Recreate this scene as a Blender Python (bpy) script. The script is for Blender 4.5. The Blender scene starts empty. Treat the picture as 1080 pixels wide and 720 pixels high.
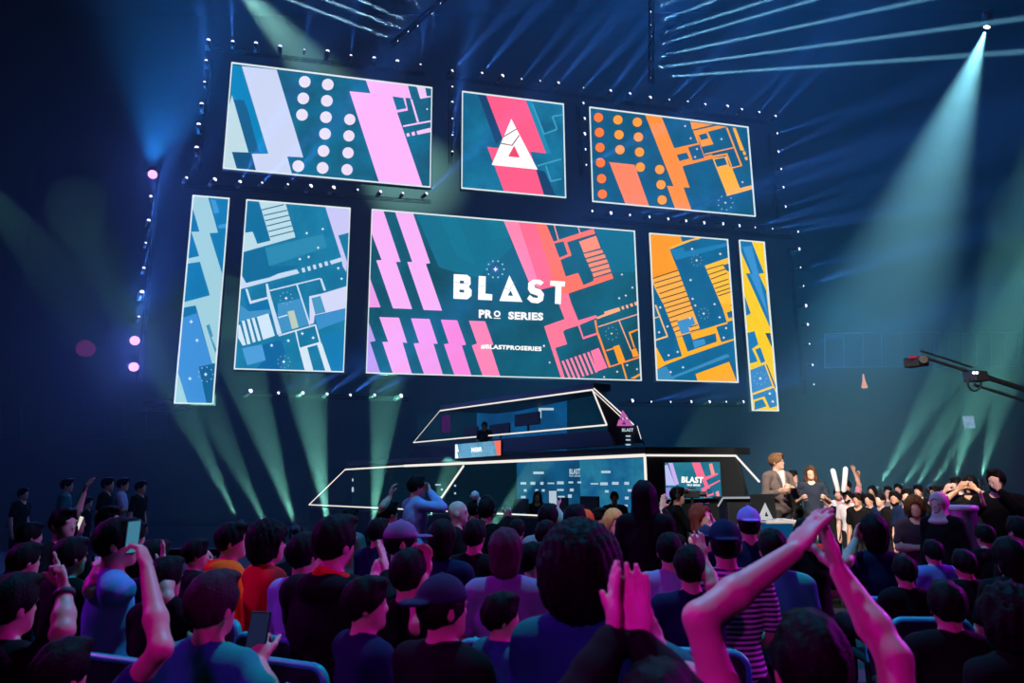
# light levels
PIN_W = 16000.0
GLOW_W = 13.0
BEAM_W = 620.0
WASH_W = 3.6
# rows of seats: depth of the first row, distance between rows, deck height
ROW0 = 1.95
PITCH_ROW = 0.95
def TIER(y):
    k = int((y - ROW0 + 0.55) // PITCH_ROW)
    if k > 8: return 0.0
    return 0.62 - 0.012 * max(k, 0)
CROWD_W = 0.8
HOST_W = 0.55
import bpy, bmesh, math, random
import numpy as np
from mathutils import Vector, Matrix
from mathutils.geometry import tessellate_polygon

SC = bpy.context.scene
COL = SC.collection
random.seed(7)
SC.view_settings.view_transform = 'Standard'
SC.view_settings.look = 'None'
SC.view_settings.exposure = 0.0
SC.view_settings.gamma = 1.0
SC.view_settings.use_curve_mapping = False
SC.cycles.max_bounces = 4
SC.cycles.diffuse_bounces = 2
SC.cycles.glossy_bounces = 2
SC.cycles.transmission_bounces = 2
SC.cycles.volume_bounces = 0
SC.cycles.transparent_max_bounces = 6
SC.cycles.use_denoising = True
SC.cycles.use_light_tree = True
SC.cycles.caustics_reflective = False
SC.cycles.caustics_refractive = False
SC.cycles.sample_clamp_indirect = 2.0

# ------------------------------------------------------------------ camera
FPX = 720.0
CAM = Vector((0.0, 0.0, 2.3))
PITCH = math.atan(145 / 720); ROLL = math.radians(-0.45)
_fw = Vector((0, math.cos(PITCH), math.sin(PITCH)))
_up = Vector((0, -math.sin(PITCH), math.cos(PITCH)))
_rt = Vector((1, 0, 0))
RT = _rt * math.cos(ROLL) + _up * math.sin(ROLL)
UP = _up * math.cos(ROLL) - _rt * math.sin(ROLL)
cam_d = bpy.data.cameras.new('camera'); cam_d.lens = 24.0; cam_d.sensor_width = 36.0
cam_d.clip_end = 200; cam_d.clip_start = 0.02
cam = bpy.data.objects.new('camera', cam_d); COL.objects.link(cam)
cam.matrix_world = Matrix(((RT.x, UP.x, -_fw.x, CAM.x), (RT.y, UP.y, -_fw.y, CAM.y), (RT.z, UP.z, -_fw.z, CAM.z), (0, 0, 0, 1)))
SC.camera = cam
cam_d.dof.use_dof = True; cam_d.dof.focus_distance = 15.0; cam_d.dof.aperture_fstop = 3.5

def ray(u, v):
    return RT * ((u - 540) / FPX) + UP * ((360 - v) / FPX) + _fw

def at(u, v, Y):
    """the point seen at (u, v) of the photograph, Y metres down the hall"""
    r = ray(u, v)
    return CAM + r * (Y / r.y)

# the screen wall: one vertical plane, turned a little away from the camera
SD = Vector((0.97145, 0.23725, 0)); SD.normalize()
SN = Vector((SD.y, -SD.x, 0))                       # towards the hall
SP = Vector((0, 24, 0))
def sz(u, v):
    r = ray(u, v)
    t = (SP - CAM).dot(SN) / r.dot(SN)
    p = CAM + r * t
    return (p.dot(SD), p.z)
def scr(s, z, off=0.0):
    base = SD * s + SN * (SP.dot(SN) + off)
    return Vector((base.x, base.y, z))
def onscr(u, v, off=0.0):
    s, z = sz(u, v)
    return scr(s, z, off)

# ------------------------------------------------------------------ colour / materials
def lin(c):
    if isinstance(c, str):
        c = [int(c[i:i + 2], 16) / 255 for i in (0, 2, 4)]
    return tuple(x / 12.92 if x <= 0.04045 else ((x + 0.055) / 1.055) ** 2.4 for x in c)

MATS = {}
def pbr(name, col=(0.5, 0.5, 0.5), rough=0.6, metal=0.0, noise=0.0, nscale=20.0, bump=0.0, sheen=0.0, spec=0.5):
    if name in MATS: return MATS[name]
    m = bpy.data.materials.new(name); m.use_nodes = True; MATS[name] = m
    nt = m.node_tree; b = nt.nodes['Principled BSDF']
    b.inputs['Roughness'].default_value = rough; b.inputs['Metallic'].default_value = metal
    b.inputs['Specular IOR Level'].default_value = spec
    if sheen: b.inputs['Sheen Weight'].default_value = sheen
    if col == 'object':
        oi = nt.nodes.new('ShaderNodeObjectInfo'); src = oi.outputs['Color']
    else:
        rgb = nt.nodes.new('ShaderNodeRGB'); rgb.outputs[0].default_value = (*col, 1); src = rgb.outputs[0]
    tc = nt.nodes.new('ShaderNodeTexCoord')
    if noise or bump:
        n = nt.nodes.new('ShaderNodeTexNoise'); n.inputs['Scale'].default_value = nscale; n.inputs['Detail'].default_value = 3
        nt.links.new(tc.outputs['Object'], n.inputs['Vector'])
    if noise:
        mr = nt.nodes.new('ShaderNodeMapRange'); mr.inputs['To Min'].default_value = 1 - noise; mr.inputs['To Max'].default_value = 1 + noise
        nt.links.new(n.outputs['Fac'], mr.inputs['Value'])
        mx = nt.nodes.new('ShaderNodeVectorMath'); mx.operation = 'SCALE'
        nt.links.new(src, mx.inputs[0]); nt.links.new(mr.outputs[0], mx.inputs['Scale']); src = mx.outputs[0]
    nt.links.new(src, b.inputs['Base Color'])
    if bump:
        bp = nt.nodes.new('ShaderNodeBump'); bp.inputs['Strength'].default_value = bump; bp.inputs['Distance'].default_value = 0.01
        nt.links.new(n.outputs['Fac'], bp.inputs['Height']); nt.links.new(bp.outputs[0], b.inputs['Normal'])
    return m

def emit(name, col, strength=1.0, noise=0.0, nscale=0.6, col2=None, sampling='NONE'):
    if name in MATS: return MATS[name]
    m = bpy.data.materials.new(name); m.use_nodes = True; MATS[name] = m
    nt = m.node_tree; nt.nodes.clear()
    o = nt.nodes.new('ShaderNodeOutputMaterial'); e = nt.nodes.new('ShaderNodeEmission')
    e.inputs['Color'].default_value = (*col, 1); e.inputs['Strength'].default_value = strength
    if noise:
        tc = nt.nodes.new('ShaderNodeTexCoord'); n = nt.nodes.new('ShaderNodeTexNoise')
        n.inputs['Scale'].default_value = nscale; n.inputs['Detail'].default_value = 6; n.inputs['Roughness'].default_value = 0.65
        nt.links.new(tc.outputs['Object'], n.inputs['Vector'])
        mx = nt.nodes.new('ShaderNodeMix'); mx.data_type = 'RGBA'
        mx.inputs['A'].default_value = (*col, 1); mx.inputs['B'].default_value = (*(col2 or col), 1)
        mr = nt.nodes.new('ShaderNodeMapRange'); mr.inputs['From Min'].default_value = 0.35; mr.inputs['From Max'].default_value = 0.65
        nt.links.new(n.outputs['Fac'], mr.inputs['Value']); nt.links.new(mr.outputs[0], mx.inputs['Factor'])
        nt.links.new(mx.outputs['Result'], e.inputs['Color'])
    nt.links.new(e.outputs[0], o.inputs['Surface'])
    m.cycles.emission_sampling = sampling
    return m

# ------------------------------------------------------------------ objects
def tag(o, label=None, cat=None, group=None, kind=None):
    if label: o['label'] = label
    if cat: o['category'] = cat
    if group: o['group'] = group
    if kind: o['kind'] = kind
    return o

def thing(name, label, cat, loc=(0, 0, 0), rotz=0.0, group=None):
    o = bpy.data.objects.new(name, None); COL.objects.link(o)
    o.empty_display_size = 0.1
    o.location = loc; o.rotation_euler = (0, 0, rotz)
    return tag(o, label, cat, group)

def obj(name, me, mats=None, parent=None, color=None):
    o = bpy.data.objects.new(name, me); COL.objects.link(o)
    if parent is not None: o.parent = parent
    if mats is not None:
        if not isinstance(mats, (list, tuple)): mats = [mats]
        for m in mats: me.materials.append(m)
    if color is not None: o.color = (*color, 1)
    return o

class MB:
    """collects shapes into one bmesh"""
    def __init__(s): s.v = []; s.f = []; s.mi = []; s.sm = []
    def add(s, vs, fs, mi=0, smooth=False):
        b = len(s.v); s.v.extend(Vector(p) for p in vs)
        for f in fs:
            s.f.append(tuple(b + i for i in f)); s.mi.append(mi); s.sm.append(smooth)
        return s
    def box(s, c, d, mi=0, rot=None, bev=0.0):
        c = Vector(c); x, y, z = (k / 2 for k in d)
        R = rot or Matrix.Identity(3)
        b = min(bev, x * .95, y * .95, z * .95)
        if b <= 0:
            vs = [c + R @ Vector((i * x, j * y, k * z)) for i in (-1, 1) for j in (-1, 1) for k in (-1, 1)]
            fs = [(0, 1, 3, 2), (4, 6, 7, 5), (0, 4, 5, 1), (2, 3, 7, 6), (0, 2, 6, 4), (1, 5, 7, 3)]
            return s.add(vs, fs, mi)
        bm = bmesh.new(); bmesh.ops.create_cube(bm, size=1)
        bmesh.ops.scale(bm, vec=d, verts=bm.verts)
        bmesh.ops.bevel(bm, geom=bm.edges[:], offset=b, segments=2, affect='EDGES', profile=0.5)
        bm.verts.ensure_lookup_table(); bm.verts.index_update()
        s.add([c + R @ v.co for v in bm.verts], [tuple(v.index for v in f.verts) for f in bm.faces], mi)
        bm.free(); return s
    def tube(s, pts, r, n=8, mi=0, smooth=True, caps=True):
        pts = [Vector(p) for p in pts]; rs = r if isinstance(r, (list, tuple)) else [r] * len(pts)
        vs = []; fs = []; prev = None
        for i, p in enumerate(pts):
            d = (pts[min(i + 1, len(pts) - 1)] - pts[max(i - 1, 0)])
            d = d.normalized() if d.length > 1e-9 else Vector((0, 0, 1))
            if prev is None:
                a = d.cross(Vector((0, 0, 1)))
                if a.length < 1e-3: a = d.cross(Vector((1, 0, 0)))
            else:
                a = prev - d * prev.dot(d)
            a.normalize(); prev = a; b = d.cross(a)
            for k in range(n):
                t = 2 * math.pi * k / n
                vs.append(p + (a * math.cos(t) + b * math.sin(t)) * rs[i])
        m = len(pts)
        for i in range(m - 1):
            for k in range(n):
                fs.append((i * n + k, i * n + (k + 1) % n, (i + 1) * n + (k + 1) % n, (i + 1) * n + k))
        s.add(vs, fs, mi, smooth)
        if caps:
            s.add(vs[:n], [tuple(range(n))[::-1]], mi); s.add(vs[-n:], [tuple(range(n))], mi)
        return s
    def lathe(s, base, prof, n=16, mi=0, axis=(0, 0, 1), smooth=True):
        ax = Vector(axis).normalized(); base = Vector(base)
        a = ax.cross(Vector((1, 0, 0)))
        if a.length < 1e-3: a = ax.cross(Vector((0, 1, 0)))
        a.normalize(); b = ax.cross(a)
        vs = []; fs = []
        for r, h in prof:
            for k in range(n):
                t = 2 * math.pi * k / n
                vs.append(base + ax * h + (a * math.cos(t) + b * math.sin(t)) * r)
        for i in range(len(prof) - 1):
            for k in range(n):
                fs.append((i * n + k, i * n + (k + 1) % n, (i + 1) * n + (k + 1) % n, (i + 1) * n + k))
        s.add(vs, fs, mi, smooth)
        s.add(vs[:n], [tuple(range(n))[::-1]], mi); s.add(vs[-n:], [tuple(range(n))], mi)
        return s
    def sphere(s, c, r, n=10, m=6, mi=0, squash=(1, 1, 1)):
        vs = []; fs = []; c = Vector(c)
        for i in range(m + 1):
            ph = math.pi * i / m
            for k in range(n):
                t = 2 * math.pi * k / n
                vs.append(c + Vector((math.sin(ph) * math.cos(t) * r * squash[0], math.sin(ph) * math.sin(t) * r * squash[1], math.cos(ph) * r * squash[2])))
        for i in range(m):
            for k in range(n):
                fs.append((i * n + k, (i + 1) * n + k, (i + 1) * n + (k + 1) % n, i * n + (k + 1) % n))
        return s.add(vs, fs, mi, True)
    def poly(s, pts, mi=0):
        """a flat, possibly concave outline"""
        pts = [Vector(p) for p in pts]
        if len(pts) < 3: return s
        tris = tessellate_polygon([pts])
        return s.add(pts, [tuple(t) for t in tris], mi)
    def prism(s, pts, off, mi=0):
        """outline pts extruded by the vector off"""
        pts = [Vector(p) for p in pts]; off = Vector(off); n = len(pts)
        tris = [tuple(t) for t in tessellate_polygon([pts])]
        vs = pts + [p + off for p in pts]
        fs = [t for t in tris] + [tuple(n + i for i in t[::-1]) for t in tris]
        fs += [(i, (i + 1) % n, n + (i + 1) % n, n + i) for i in range(n)]
        return s.add(vs, fs, mi)
    def mesh(s, name):
        me = bpy.data.meshes.new(name)
        me.from_pydata([tuple(p) for p in s.v], [], s.f)
        me.polygons.foreach_set('material_index', s.mi)
        me.polygons.foreach_set('use_smooth', s.sm)
        me.update(); return me
    def build(s, name, mats, parent=None, color=None, recalc=True):
        me = s.mesh(name)
        if recalc:
            bm = bmesh.new(); bm.from_mesh(me); bmesh.ops.recalc_face_normals(bm, faces=bm.faces); bm.to_mesh(me); bm.free()
        return obj(name, me, mats, parent, color)

def copy_tree(o, parent=None):
    c = o.copy(); COL.objects.link(c)
    if parent is not None: c.parent = parent
    for ch in list(o.children): copy_tree(ch, c)
    return c

def rotz(a): return Matrix.Rotation(a, 3, 'Z')
def aim(d):
    """rotation whose -Z looks along d (lamps) """
    return Vector(d).to_track_quat('-Z', 'Y')

# ------------------------------------------------------------------ shared materials
M_BLACK = pbr('matte_black_paint', (0.012, 0.013, 0.014), 0.6)
M_TRUSS = pbr('black_truss', (0.004, 0.0045, 0.005), 0.9, 0, 0, 20, 0, 0, 0.05)
M_DARK = pbr('dark_grey_metal', (0.03, 0.032, 0.035), 0.45, 0.6)
M_CASE = pbr('screen_casing', (0.02, 0.022, 0.026), 0.55)
M_FLOOR = pbr('arena_floor', (0.02, 0.022, 0.025), 0.45, 0, 0.3, 3.0)
M_WALL = pbr('arena_wall', (0.002, 0.0028, 0.0035), 0.9, 0, 0.3, 1.0)
M_TIER = pbr('tier_deck', (0.022, 0.023, 0.025), 0.8, 0, 0.2, 5.0)
M_WHITE_LED = emit('white_led_line', (1.0, 0.93, 0.86), 0.95)
M_FRAME_LED = emit('screen_edge_line', (0.80, 0.93, 0.95), 0.95)
M_LENS = emit('pin_lamp_lens', (0.72, 0.72, 1.0), 2.2)
M_LENS_PINK = emit('pink_lamp_lens', (1.0, 0.42, 0.98), 1.5)
M_LENS_WHITE = emit('white_lamp_lens', (0.95, 1.0, 0.97), 4.0)
# ================================================================== LED SCREENS
CROP = {'TL1': (230, 60, 5.142), 'TL2': (340, 70, 5.54), 'TM': (480, 90, 5.538), 'TR1': (615, 105, 6), 'TR2': (705, 115, 6),
        'L1': (180, 200, 6), 'L2': (180, 310, 6), 'ML1': (245, 205, 7.2), 'ML2': (240, 295, 7.2),
        'C1': (385, 215, 7.2), 'C2': (385, 305, 7.2), 'C3': (530, 220, 7.2), 'C4': (530, 310, 7.2), 'CT': (460, 270, 6.547),
        'MR1': (680, 240, 8.467), 'MR2': (685, 320, 8.467), 'R1': (770, 245, 7.2), 'R2': (775, 340, 7.2)}
GAIN = 1.12
def scol(h):
    return emit('screen_' + h, tuple(min(x, 4) for x in lin(h)), GAIN)

def clip_rect(pts, s0, s1, z0, z1):
    def clip(ps, inside, cut):
        out = []
        for i, p in enumerate(ps):
            q = ps[i - 1]
            if inside(p):
                if not inside(q): out.append(cut(q, p))
                out.append(p)
            elif inside(q): out.append(cut(q, p))
        return out
    def cx(v): return lambda a, b: (v, a[1] + (b[1] - a[1]) * (v - a[0]) / (b[0] - a[0]))
    def cy(v): return lambda a, b: (a[0] + (b[0] - a[0]) * (v - a[1]) / (b[1] - a[1]), v)
    for ins, cut in ((lambda p: p[0] >= s0, cx(s0)), (lambda p: p[0] <= s1, cx(s1)), (lambda p: p[1] >= z0, cy(z0)), (lambda p: p[1] <= z1, cy(z1))):
        pts = clip(pts, ins, cut)
        if len(pts) < 3: return []
    out = []
    for p in pts:
        if not out or (abs(p[0] - out[-1][0]) + abs(p[1] - out[-1][1])) > 1e-5: out.append(p)
    return out

_txt = {}
def text_tris(s, bold=0.03):
    if (s, bold) in _txt: return _txt[(s, bold)]
    c = bpy.data.curves.new('lettering', 'FONT'); c.body = s; c.offset = bold; c.resolution_u = 3; c.space_character = 1.08
    o = bpy.data.objects.new('lettering', c); COL.objects.link(o)
    dg = bpy.context.evaluated_depsgraph_get(); dg.update()
    me = bpy.data.meshes.new_from_object(o.evaluated_get(dg))
    vs = [(v.co.x, v.co.y) for v in me.vertices]; fs = [tuple(p.vertices) for p in me.polygons]
    bpy.data.objects.remove(o); bpy.data.curves.remove(c); bpy.data.meshes.remove(me)
    xs = [v[0] for v in vs]; ys = [v[1] for v in vs]
    x0, x1, y0, y1 = min(xs), max(xs), min(ys), max(ys)
    r = ([((x - x0) / (x1 - x0), (y - y0) / (y1 - y0)) for x, y in vs], fs)
    _txt[(s, bold)] = r
    return r

class Screen:
    def __init__(s, label, rect, base, base2, noise=1.0):
        s.s0, s.s1, s.z0, s.z1 = rect
        s.mb = MB(); s.mats = []; s.midx = {}; s.layer = 0; s.label = label
        m = emit('screen_base_' + base + base2, lin(base), GAIN, 1.0, noise, lin(base2))
        s.mats.append(m)
        s.rect = [(s.s0, s.z0), (s.s1, s.z0), (s.s1, s.z1), (s.s0, s.z1)]
        s.mb.poly([scr(a, b, 0.0) for a, b in s.rect], 0)
    def mi(s, h):
        if h not in s.midx:
            s.midx[h] = len(s.mats); s.mats.append(scol(h))
        return s.midx[h]
    def conv(s, crop, p):
        x0, y0, k = CROP[crop]
        return sz(x0 + p[0] / k, y0 + p[1] / k)
    def P(s, crop, col, *polys):
        s.layer += 1
        for pts in polys:
            q = clip_rect([s.conv(crop, p) for p in pts], s.s0, s.s1, s.z0, s.z1)
            if len(q) >= 3: s.mb.poly([scr(a, b, 0.0006 * s.layer) for a, b in q], s.mi(col))
        return s
    def circ(s, crop, col, r, *cs, n=20):
        for c in cs:
            s.P(crop, col, [(c[0] + r * math.cos(2 * math.pi * i / n), c[1] + r * math.sin(2 * math.pi * i / n)) for i in range(n)])
            s.layer -= 1
        s.layer += 1
        return s
    def lines(s, crop, col, w, *segs):
        for a, b in segs:
            d = Vector((b[0] - a[0], b[1] - a[1])); n = Vector((-d.y, d.x)).normalized() * w / 2
            s.P(crop, col, [(a[0] + n.x, a[1] + n.y), (b[0] + n.x, b[1] + n.y), (b[0] - n.x, b[1] - n.y), (a[0] - n.x, a[1] - n.y)])
            s.layer -= 1
        s.layer += 1
        return s
    def stars(s, crop, col, *cs, r=9, rose=()):
        for i, (x, y) in enumerate(cs):
            pts = []
            for k in range(8):
                rr = r if k % 2 == 0 else r * 0.42
                pts.append((x + rr * math.cos(k * math.pi / 4), y + rr * math.sin(k * math.pi / 4)))
            s.P(crop, col, pts); s.layer -= 1
            if i in rose:
                for k in range(9):
                    a = 2 * math.pi * k / 9
                    s.circ(crop, '9bb8d8', 4.5, (x + 46 * math.cos(a), y + 46 * math.sin(a)), n=6); s.layer -= 1
        s.layer += 1
        return s
    def text(s, crop, col, txt, p0, p1, p2, bold=0.03):
        s.layer += 1
        vs, fs = text_tris(txt, bold)
        q = []
        for a, b in vs:
            p = (p0[0] + (p1[0] - p0[0]) * a + (p2[0] - p0[0]) * b, p0[1] + (p1[1] - p0[1]) * a + (p2[1] - p0[1]) * b)
            q.append(scr(*s.conv(crop, p), 0.0006 * s.layer))
        s.mb.add(q, fs, s.mi(col))
        return s
    def build(s):
        c = scr((s.s0 + s.s1) / 2, s.z0, -0.1)
        root = thing('hanging_led_screen', s.label, 'screen', c, 0, 'LED screens hung above the stage')
        def local(me):
            me.transform(Matrix.Translation(-c)); return me
        rot = Matrix((SD, -SN, Vector((0, 0, 1)))).transposed()
        mid = scr((s.s0 + s.s1) / 2, (s.z0 + s.z1) / 2, -0.1)
        cs = MB().box(mid, (s.s1 - s.s0 + 0.1, 0.16, s.z1 - s.z0 + 0.1), 0, rot, 0.02)
        n = max(2, int((s.s1 - s.s0) / 1.0))
        for i in range(n):
            a = s.s0 + (i + 0.5) * (s.s1 - s.s0) / n
            cs.box(scr(a, (s.z0 + s.z1) / 2, -0.24), (0.08, 0.1, s.z1 - s.z0), 0, rot)
        obj('casing', local(cs.mesh('casing')), M_CASE, root)
        me = s.mb.mesh('display')
        obj('display', local(me), s.mats, root)
        fb = MB(); w = 0.034
        for a, b, wd, hg in (((s.s0 + s.s1) / 2, s.z0, s.s1 - s.s0 + w, w), ((s.s0 + s.s1) / 2, s.z1, s.s1 - s.s0 + w, w),
                             (s.s0, (s.z0 + s.z1) / 2, w, s.z1 - s.z0 - w), (s.s1, (s.z0 + s.z1) / 2, w, s.z1 - s.z0 - w)):
            fb.box(scr(a, b, 0.03), (wd, 0.06, hg), 0, rot)
        obj('edge_light', local(fb.mesh('edge_light')), M_FRAME_LED, root)
        return root

# --- upper left
S = Screen('wide LED screen at upper left with pale zigzag stripe, white dots and pink block', (-4.37, 2.665, 12.74, 16.72), '0a6f94', '125470')
S.P('TL1', '0080b2', [(82, 45), (128, 55), (270, 525), (165, 518), (70, 205)])
S.P('TL1', '125a84', [(85, 232), (140, 235), (165, 300), (195, 420), (225, 520), (165, 515)])
S.P('TL1', 'bcd8de', [(75, 205), (165, 518), (75, 515), (103, 610), (20, 610), (50, 300)])
S.P('TL1', '0e5078', [(75, 515), (165, 520), (182, 525), (207, 615), (103, 612)])
S.P('TL1', 'c8d2ee', [(128, 50), (318, 70), (462, 545), (375, 540), (402, 640), (207, 620), (182, 525), (272, 525)])
S.circ('TL1', 'e4dcf0', 32, (470, 135), (462, 225), (455, 314), (435, 592), (595, 150), (590, 238), (585, 327), (580, 417), (572, 510), (567, 602))
S.circ('TL2', 'e8d8f0', 33, (160, 310), (155, 406), (150, 505), (144, 603))
S.P('TL2', 'f8b4f4', [(250, 70), (498, 105), (520, 187), (485, 184), (500, 258), (437, 270), (585, 700), (335, 690), (158, 145), (280, 157)])
S.P('TL2', '0f6c92', [(410, 176), (472, 184), (490, 245), (435, 255)])
S.P('TL2', 'f0c4f2', [(513, 190), (525, 192), (565, 325), (553, 328)], [(470, 345), (632, 315), (632, 325), (472, 355)], [(550, 378), (632, 358), (632, 384), (555, 400)],
    [(520, 385), (538, 380), (543, 402), (525, 406)], [(490, 392), (506, 388), (512, 408), (495, 412)], [(550, 118), (600, 122), (610, 175), (632, 172), (632, 180), (572, 190)])
S.stars('TL2', 'e0f0ff', (612, 250), r=8)
S.build()
# --- upper middle
S = Screen('small square LED screen with white triangle emblem on a pink stripe', (3.83, 7.84, 12.82, 16.73), '1278a0', '0c5c80', 0.9)
S.P('TM', '123f66', [(133, 50), (185, 60), (280, 300), (240, 345)], [(475, 495), (522, 500), (590, 650), (520, 650)])
S.P('TM', '1a86ac', [(412, 85), (450, 90), (560, 400), (532, 398)])
S.lines('TM', '3f9cba', 9, ((568, 182), (625, 172)), ((568, 182), (596, 256)), ((596, 256), (520, 285)), ((520, 285), (450, 110)), ((480, 470), (620, 430)), ((530, 470), (560, 560)), ((560, 560), (620, 545)))
S.P('TM', 'fb5a84', [(180, 55), (410, 80), (532, 398), (300, 370)], [(187, 358), (440, 388), (522, 650), (290, 630)])
S.P('TM', 'ffffff', [(328, 195), (482, 492), (213, 465)])
S.P('TM', '8a3a5c', [(280, 298), (362, 250), (364, 255), (282, 304)], [(262, 334), (330, 348), (372, 290), (377, 293), (334, 354), (260, 340)])
S.P('TM', 'ee4466', [(345, 352), (378, 422), (310, 415)])
S.build()
# --- upper right
S = Screen('wide LED screen at upper right with orange dots and orange blocks', (8.94, 15.98, 12.77, 16.74), '0b6088', '0a5070')
for cc, pts in (('fb7a2c', ((97, 113), (103, 208), (107, 303), (110, 399), (117, 500), (122, 598))), ('f99d2c', ((220, 128), (227, 222), (233, 317), (343, 143), (350, 237), (357, 332), (362, 427), (485, 442), (493, 538), (500, 635)))):
    S.circ('TR1', '38405c', 35, *pts); S.circ('TR1', cc, 30, *pts)
S.P('TR1', 'fd8455', [(165, 395), (325, 412), (420, 680), (270, 665)])
S.P('TR2', 'fb8f12', [(-150, 30), (-43, 50), (37, 248), (195, 212), (230, 300), (275, 285), (285, 312), (88, 362), (135, 497), (95, 495), (150, 650), (50, 650), (-10, 485), (32, 488)])
S.P('TR2', '0c5a82', [(52, 290), (115, 275), (132, 312), (70, 330)], [(124, 242), (195, 224), (228, 308), (155, 326)])
S.P('TR2', 'fb9a18', [(138, 80), (285, 98), (150, 130)], [(155, 138), (310, 104), (370, 112), (180, 162), (195, 212), (185, 215)], [(180, 160), (250, 146), (285, 222), (210, 240)],
    [(362, 116), (375, 118), (468, 360), (400, 378), (365, 290), (280, 308), (278, 295), (372, 278), (405, 368), (455, 355)], [(228, 282), (410, 240), (412, 248), (232, 290)])
S.P('TR2', '0c5a82', [(192, 164), (240, 153), (252, 185), (207, 197)])
S.P('TR2', 'fdb016', [(278, 312), (368, 298), (385, 360), (405, 380), (452, 500), (530, 480), (534, 506), (372, 550)], [(405, 118), (425, 120), (480, 262), (455, 262)],
    [(468, 270), (485, 266), (492, 288), (476, 292)], [(480, 305), (497, 300), (502, 320), (488, 325)])
S.P('TR2', '0c5a82', [(290, 320), (355, 307), (372, 350), (308, 366)])
S.stars('TR2', 'e6d8ee', (105, 108), (140, 185), (180, 253), (168, 303), (335, 190), (468, 463), (360, 593), rose=(6,))
S.build()
# --- far left strip
S = Screen('tall narrow LED strip screen at the far left with pale blue lightning stripe', (-5.235, -4.115, 4.72, 11.66), '0a78ad', '0a70a4')
S.P('L1', '9ccad6', [(130, 30), (236, 45), (300, 272), (247, 275), (325, 530), (290, 1100), (262, 1098), (158, 732), (70, 748), (72, 714), (248, 668), (185, 455), (95, 470), (98, 437), (180, 420), (130, 265), (182, 265), (140, 120)])
S.P('L1', '3f93cc', [(250, 60), (285, 66), (308, 145), (275, 150)], [(300, 225), (360, 210), (355, 240), (305, 245)])
S.P('L2', '0a6c9c', [(75, 92), (155, 72), (165, 120), (70, 152)])
S.P('L2', '3c8ccf', [(70, 152), (165, 120), (262, 440), (275, 700), (105, 700), (40, 480)])
S.P('L2', '9ccad6', [(40, 475), (108, 695), (15, 695)])
S.P('L2', '0c5f8c', [(178, 460), (280, 438), (270, 695), (228, 695), (208, 600)])
S.P('L2', '3d8db0', [(225, 200), (245, 190), (268, 265), (258, 275), (290, 350), (283, 375)])
S.stars('L2', 'c4e4fa', (130, 175), (167, 293), (222, 508), (122, 535), r=14, rose=(2,))
S.build()
# --- mid left
S = Screen('portrait LED screen with light blue street map blocks and stair bars', (-3.55, -0.13, 5.86, 11.665), '1a7fa6', '0d6c94', 0.8)
S.P('ML1', '0c6c98', [(105, 50), (205, 60), (290, 350), (190, 375), (155, 280), (100, 290)])
S.P('ML1', '0d6894', [(90, 435), (245, 405), (280, 545), (520, 540), (350, 600), (105, 672), (70, 600)])
S.P('ML1', '2a86aa', [(250, 405), (690, 300), (720, 400), (280, 545)])
S.P('ML1', 'b6d8e2', [(203, 55), (405, 70), (480, 325), (85, 437), (98, 290), (155, 282), (190, 375), (290, 350)])
S.lines('ML1', '165f80', 8, ((222, 118), (392, 77)), ((238, 160), (418, 120)), ((250, 200), (430, 158)), ((262, 240), (442, 195)), ((275, 282), (455, 237)), ((288, 322), (467, 277)))
S.P('ML1', 'c6c4f0', [(703, 85), (895, 98), (885, 290), (805, 312), (872, 510), (866, 590), (838, 545), (825, 470)])
S.P('ML1', 'c0d6ec', [(70, 610), (105, 672), (285, 630), (350, 600), (490, 568), (510, 598), (65, 718)], [(525, 560), (548, 555), (556, 588), (534, 594)], [(568, 548), (590, 543), (598, 576), (577, 582)],
    [(610, 536), (632, 531), (640, 564), (619, 570)], [(654, 525), (677, 520), (686, 550), (664, 557)], [(697, 512), (720, 507), (730, 538), (707, 544)], [(740, 505), (825, 478), (840, 505), (752, 532)])
S.P('ML2', '0d6ea5', [(105, 75), (135, 72), (165, 185), (300, 150), (320, 225), (165, 240)])
S.P('ML2', '3f8fc0', [(95, 190), (165, 240), (320, 225), (330, 260), (90, 320)], [(380, 180), (560, 140), (620, 340), (385, 410)])
S.P('ML2', '0b639a', [(265, 495), (405, 455), (440, 560), (400, 690), (200, 690), (290, 600)])
S.P('ML2', '4c9ad4', [(110, 520), (260, 490), (290, 610), (150, 650)])
S.P('ML2', '3a8cc4', [(660, 280), (900, 215), (900, 300), (690, 380)])
S.P('ML2', '0f78ad', [(720, 420), (900, 380), (895, 700), (790, 700)])
S.P('ML2', 'c4d8ec', [(135, 70), (152, 68), (180, 160), (320, 125), (322, 140), (170, 185)], [(290, 30), (305, 28), (330, 130), (412, 408), (378, 418), (318, 190), (300, 120)], [(318, 78), (700, -15), (702, -5), (322, 88)],
    [(520, 35), (532, 33), (632, 340), (620, 345)], [(700, -10), (715, -12), (748, 80), (730, 84)], [(385, 418), (660, 338), (662, 350), (390, 430)], [(385, 282), (455, 262), (457, 272), (388, 292)])
S.P('ML2', 'cfd4f2', [(620, 125), (715, 105), (905, 48), (895, 215), (660, 272), (655, 330), (625, 338)])
S.P('ML2', '4494bd', [(637, 140), (705, 122), (745, 245), (667, 265)])
S.P('ML2', 'b9c8b4', [(455, 240), (505, 232), (540, 360), (490, 375)])
S.P('ML2', 'cce2f2', [(82, 345), (95, 340), (140, 495), (115, 500), (80, 440)], [(107, 312), (130, 310), (175, 485), (150, 492)], [(145, 300), (168, 296), (215, 470), (192, 477)], [(182, 290), (205, 287), (255, 460), (232, 467)], [(222, 282), (310, 255), (360, 425), (270, 455)])
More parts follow.
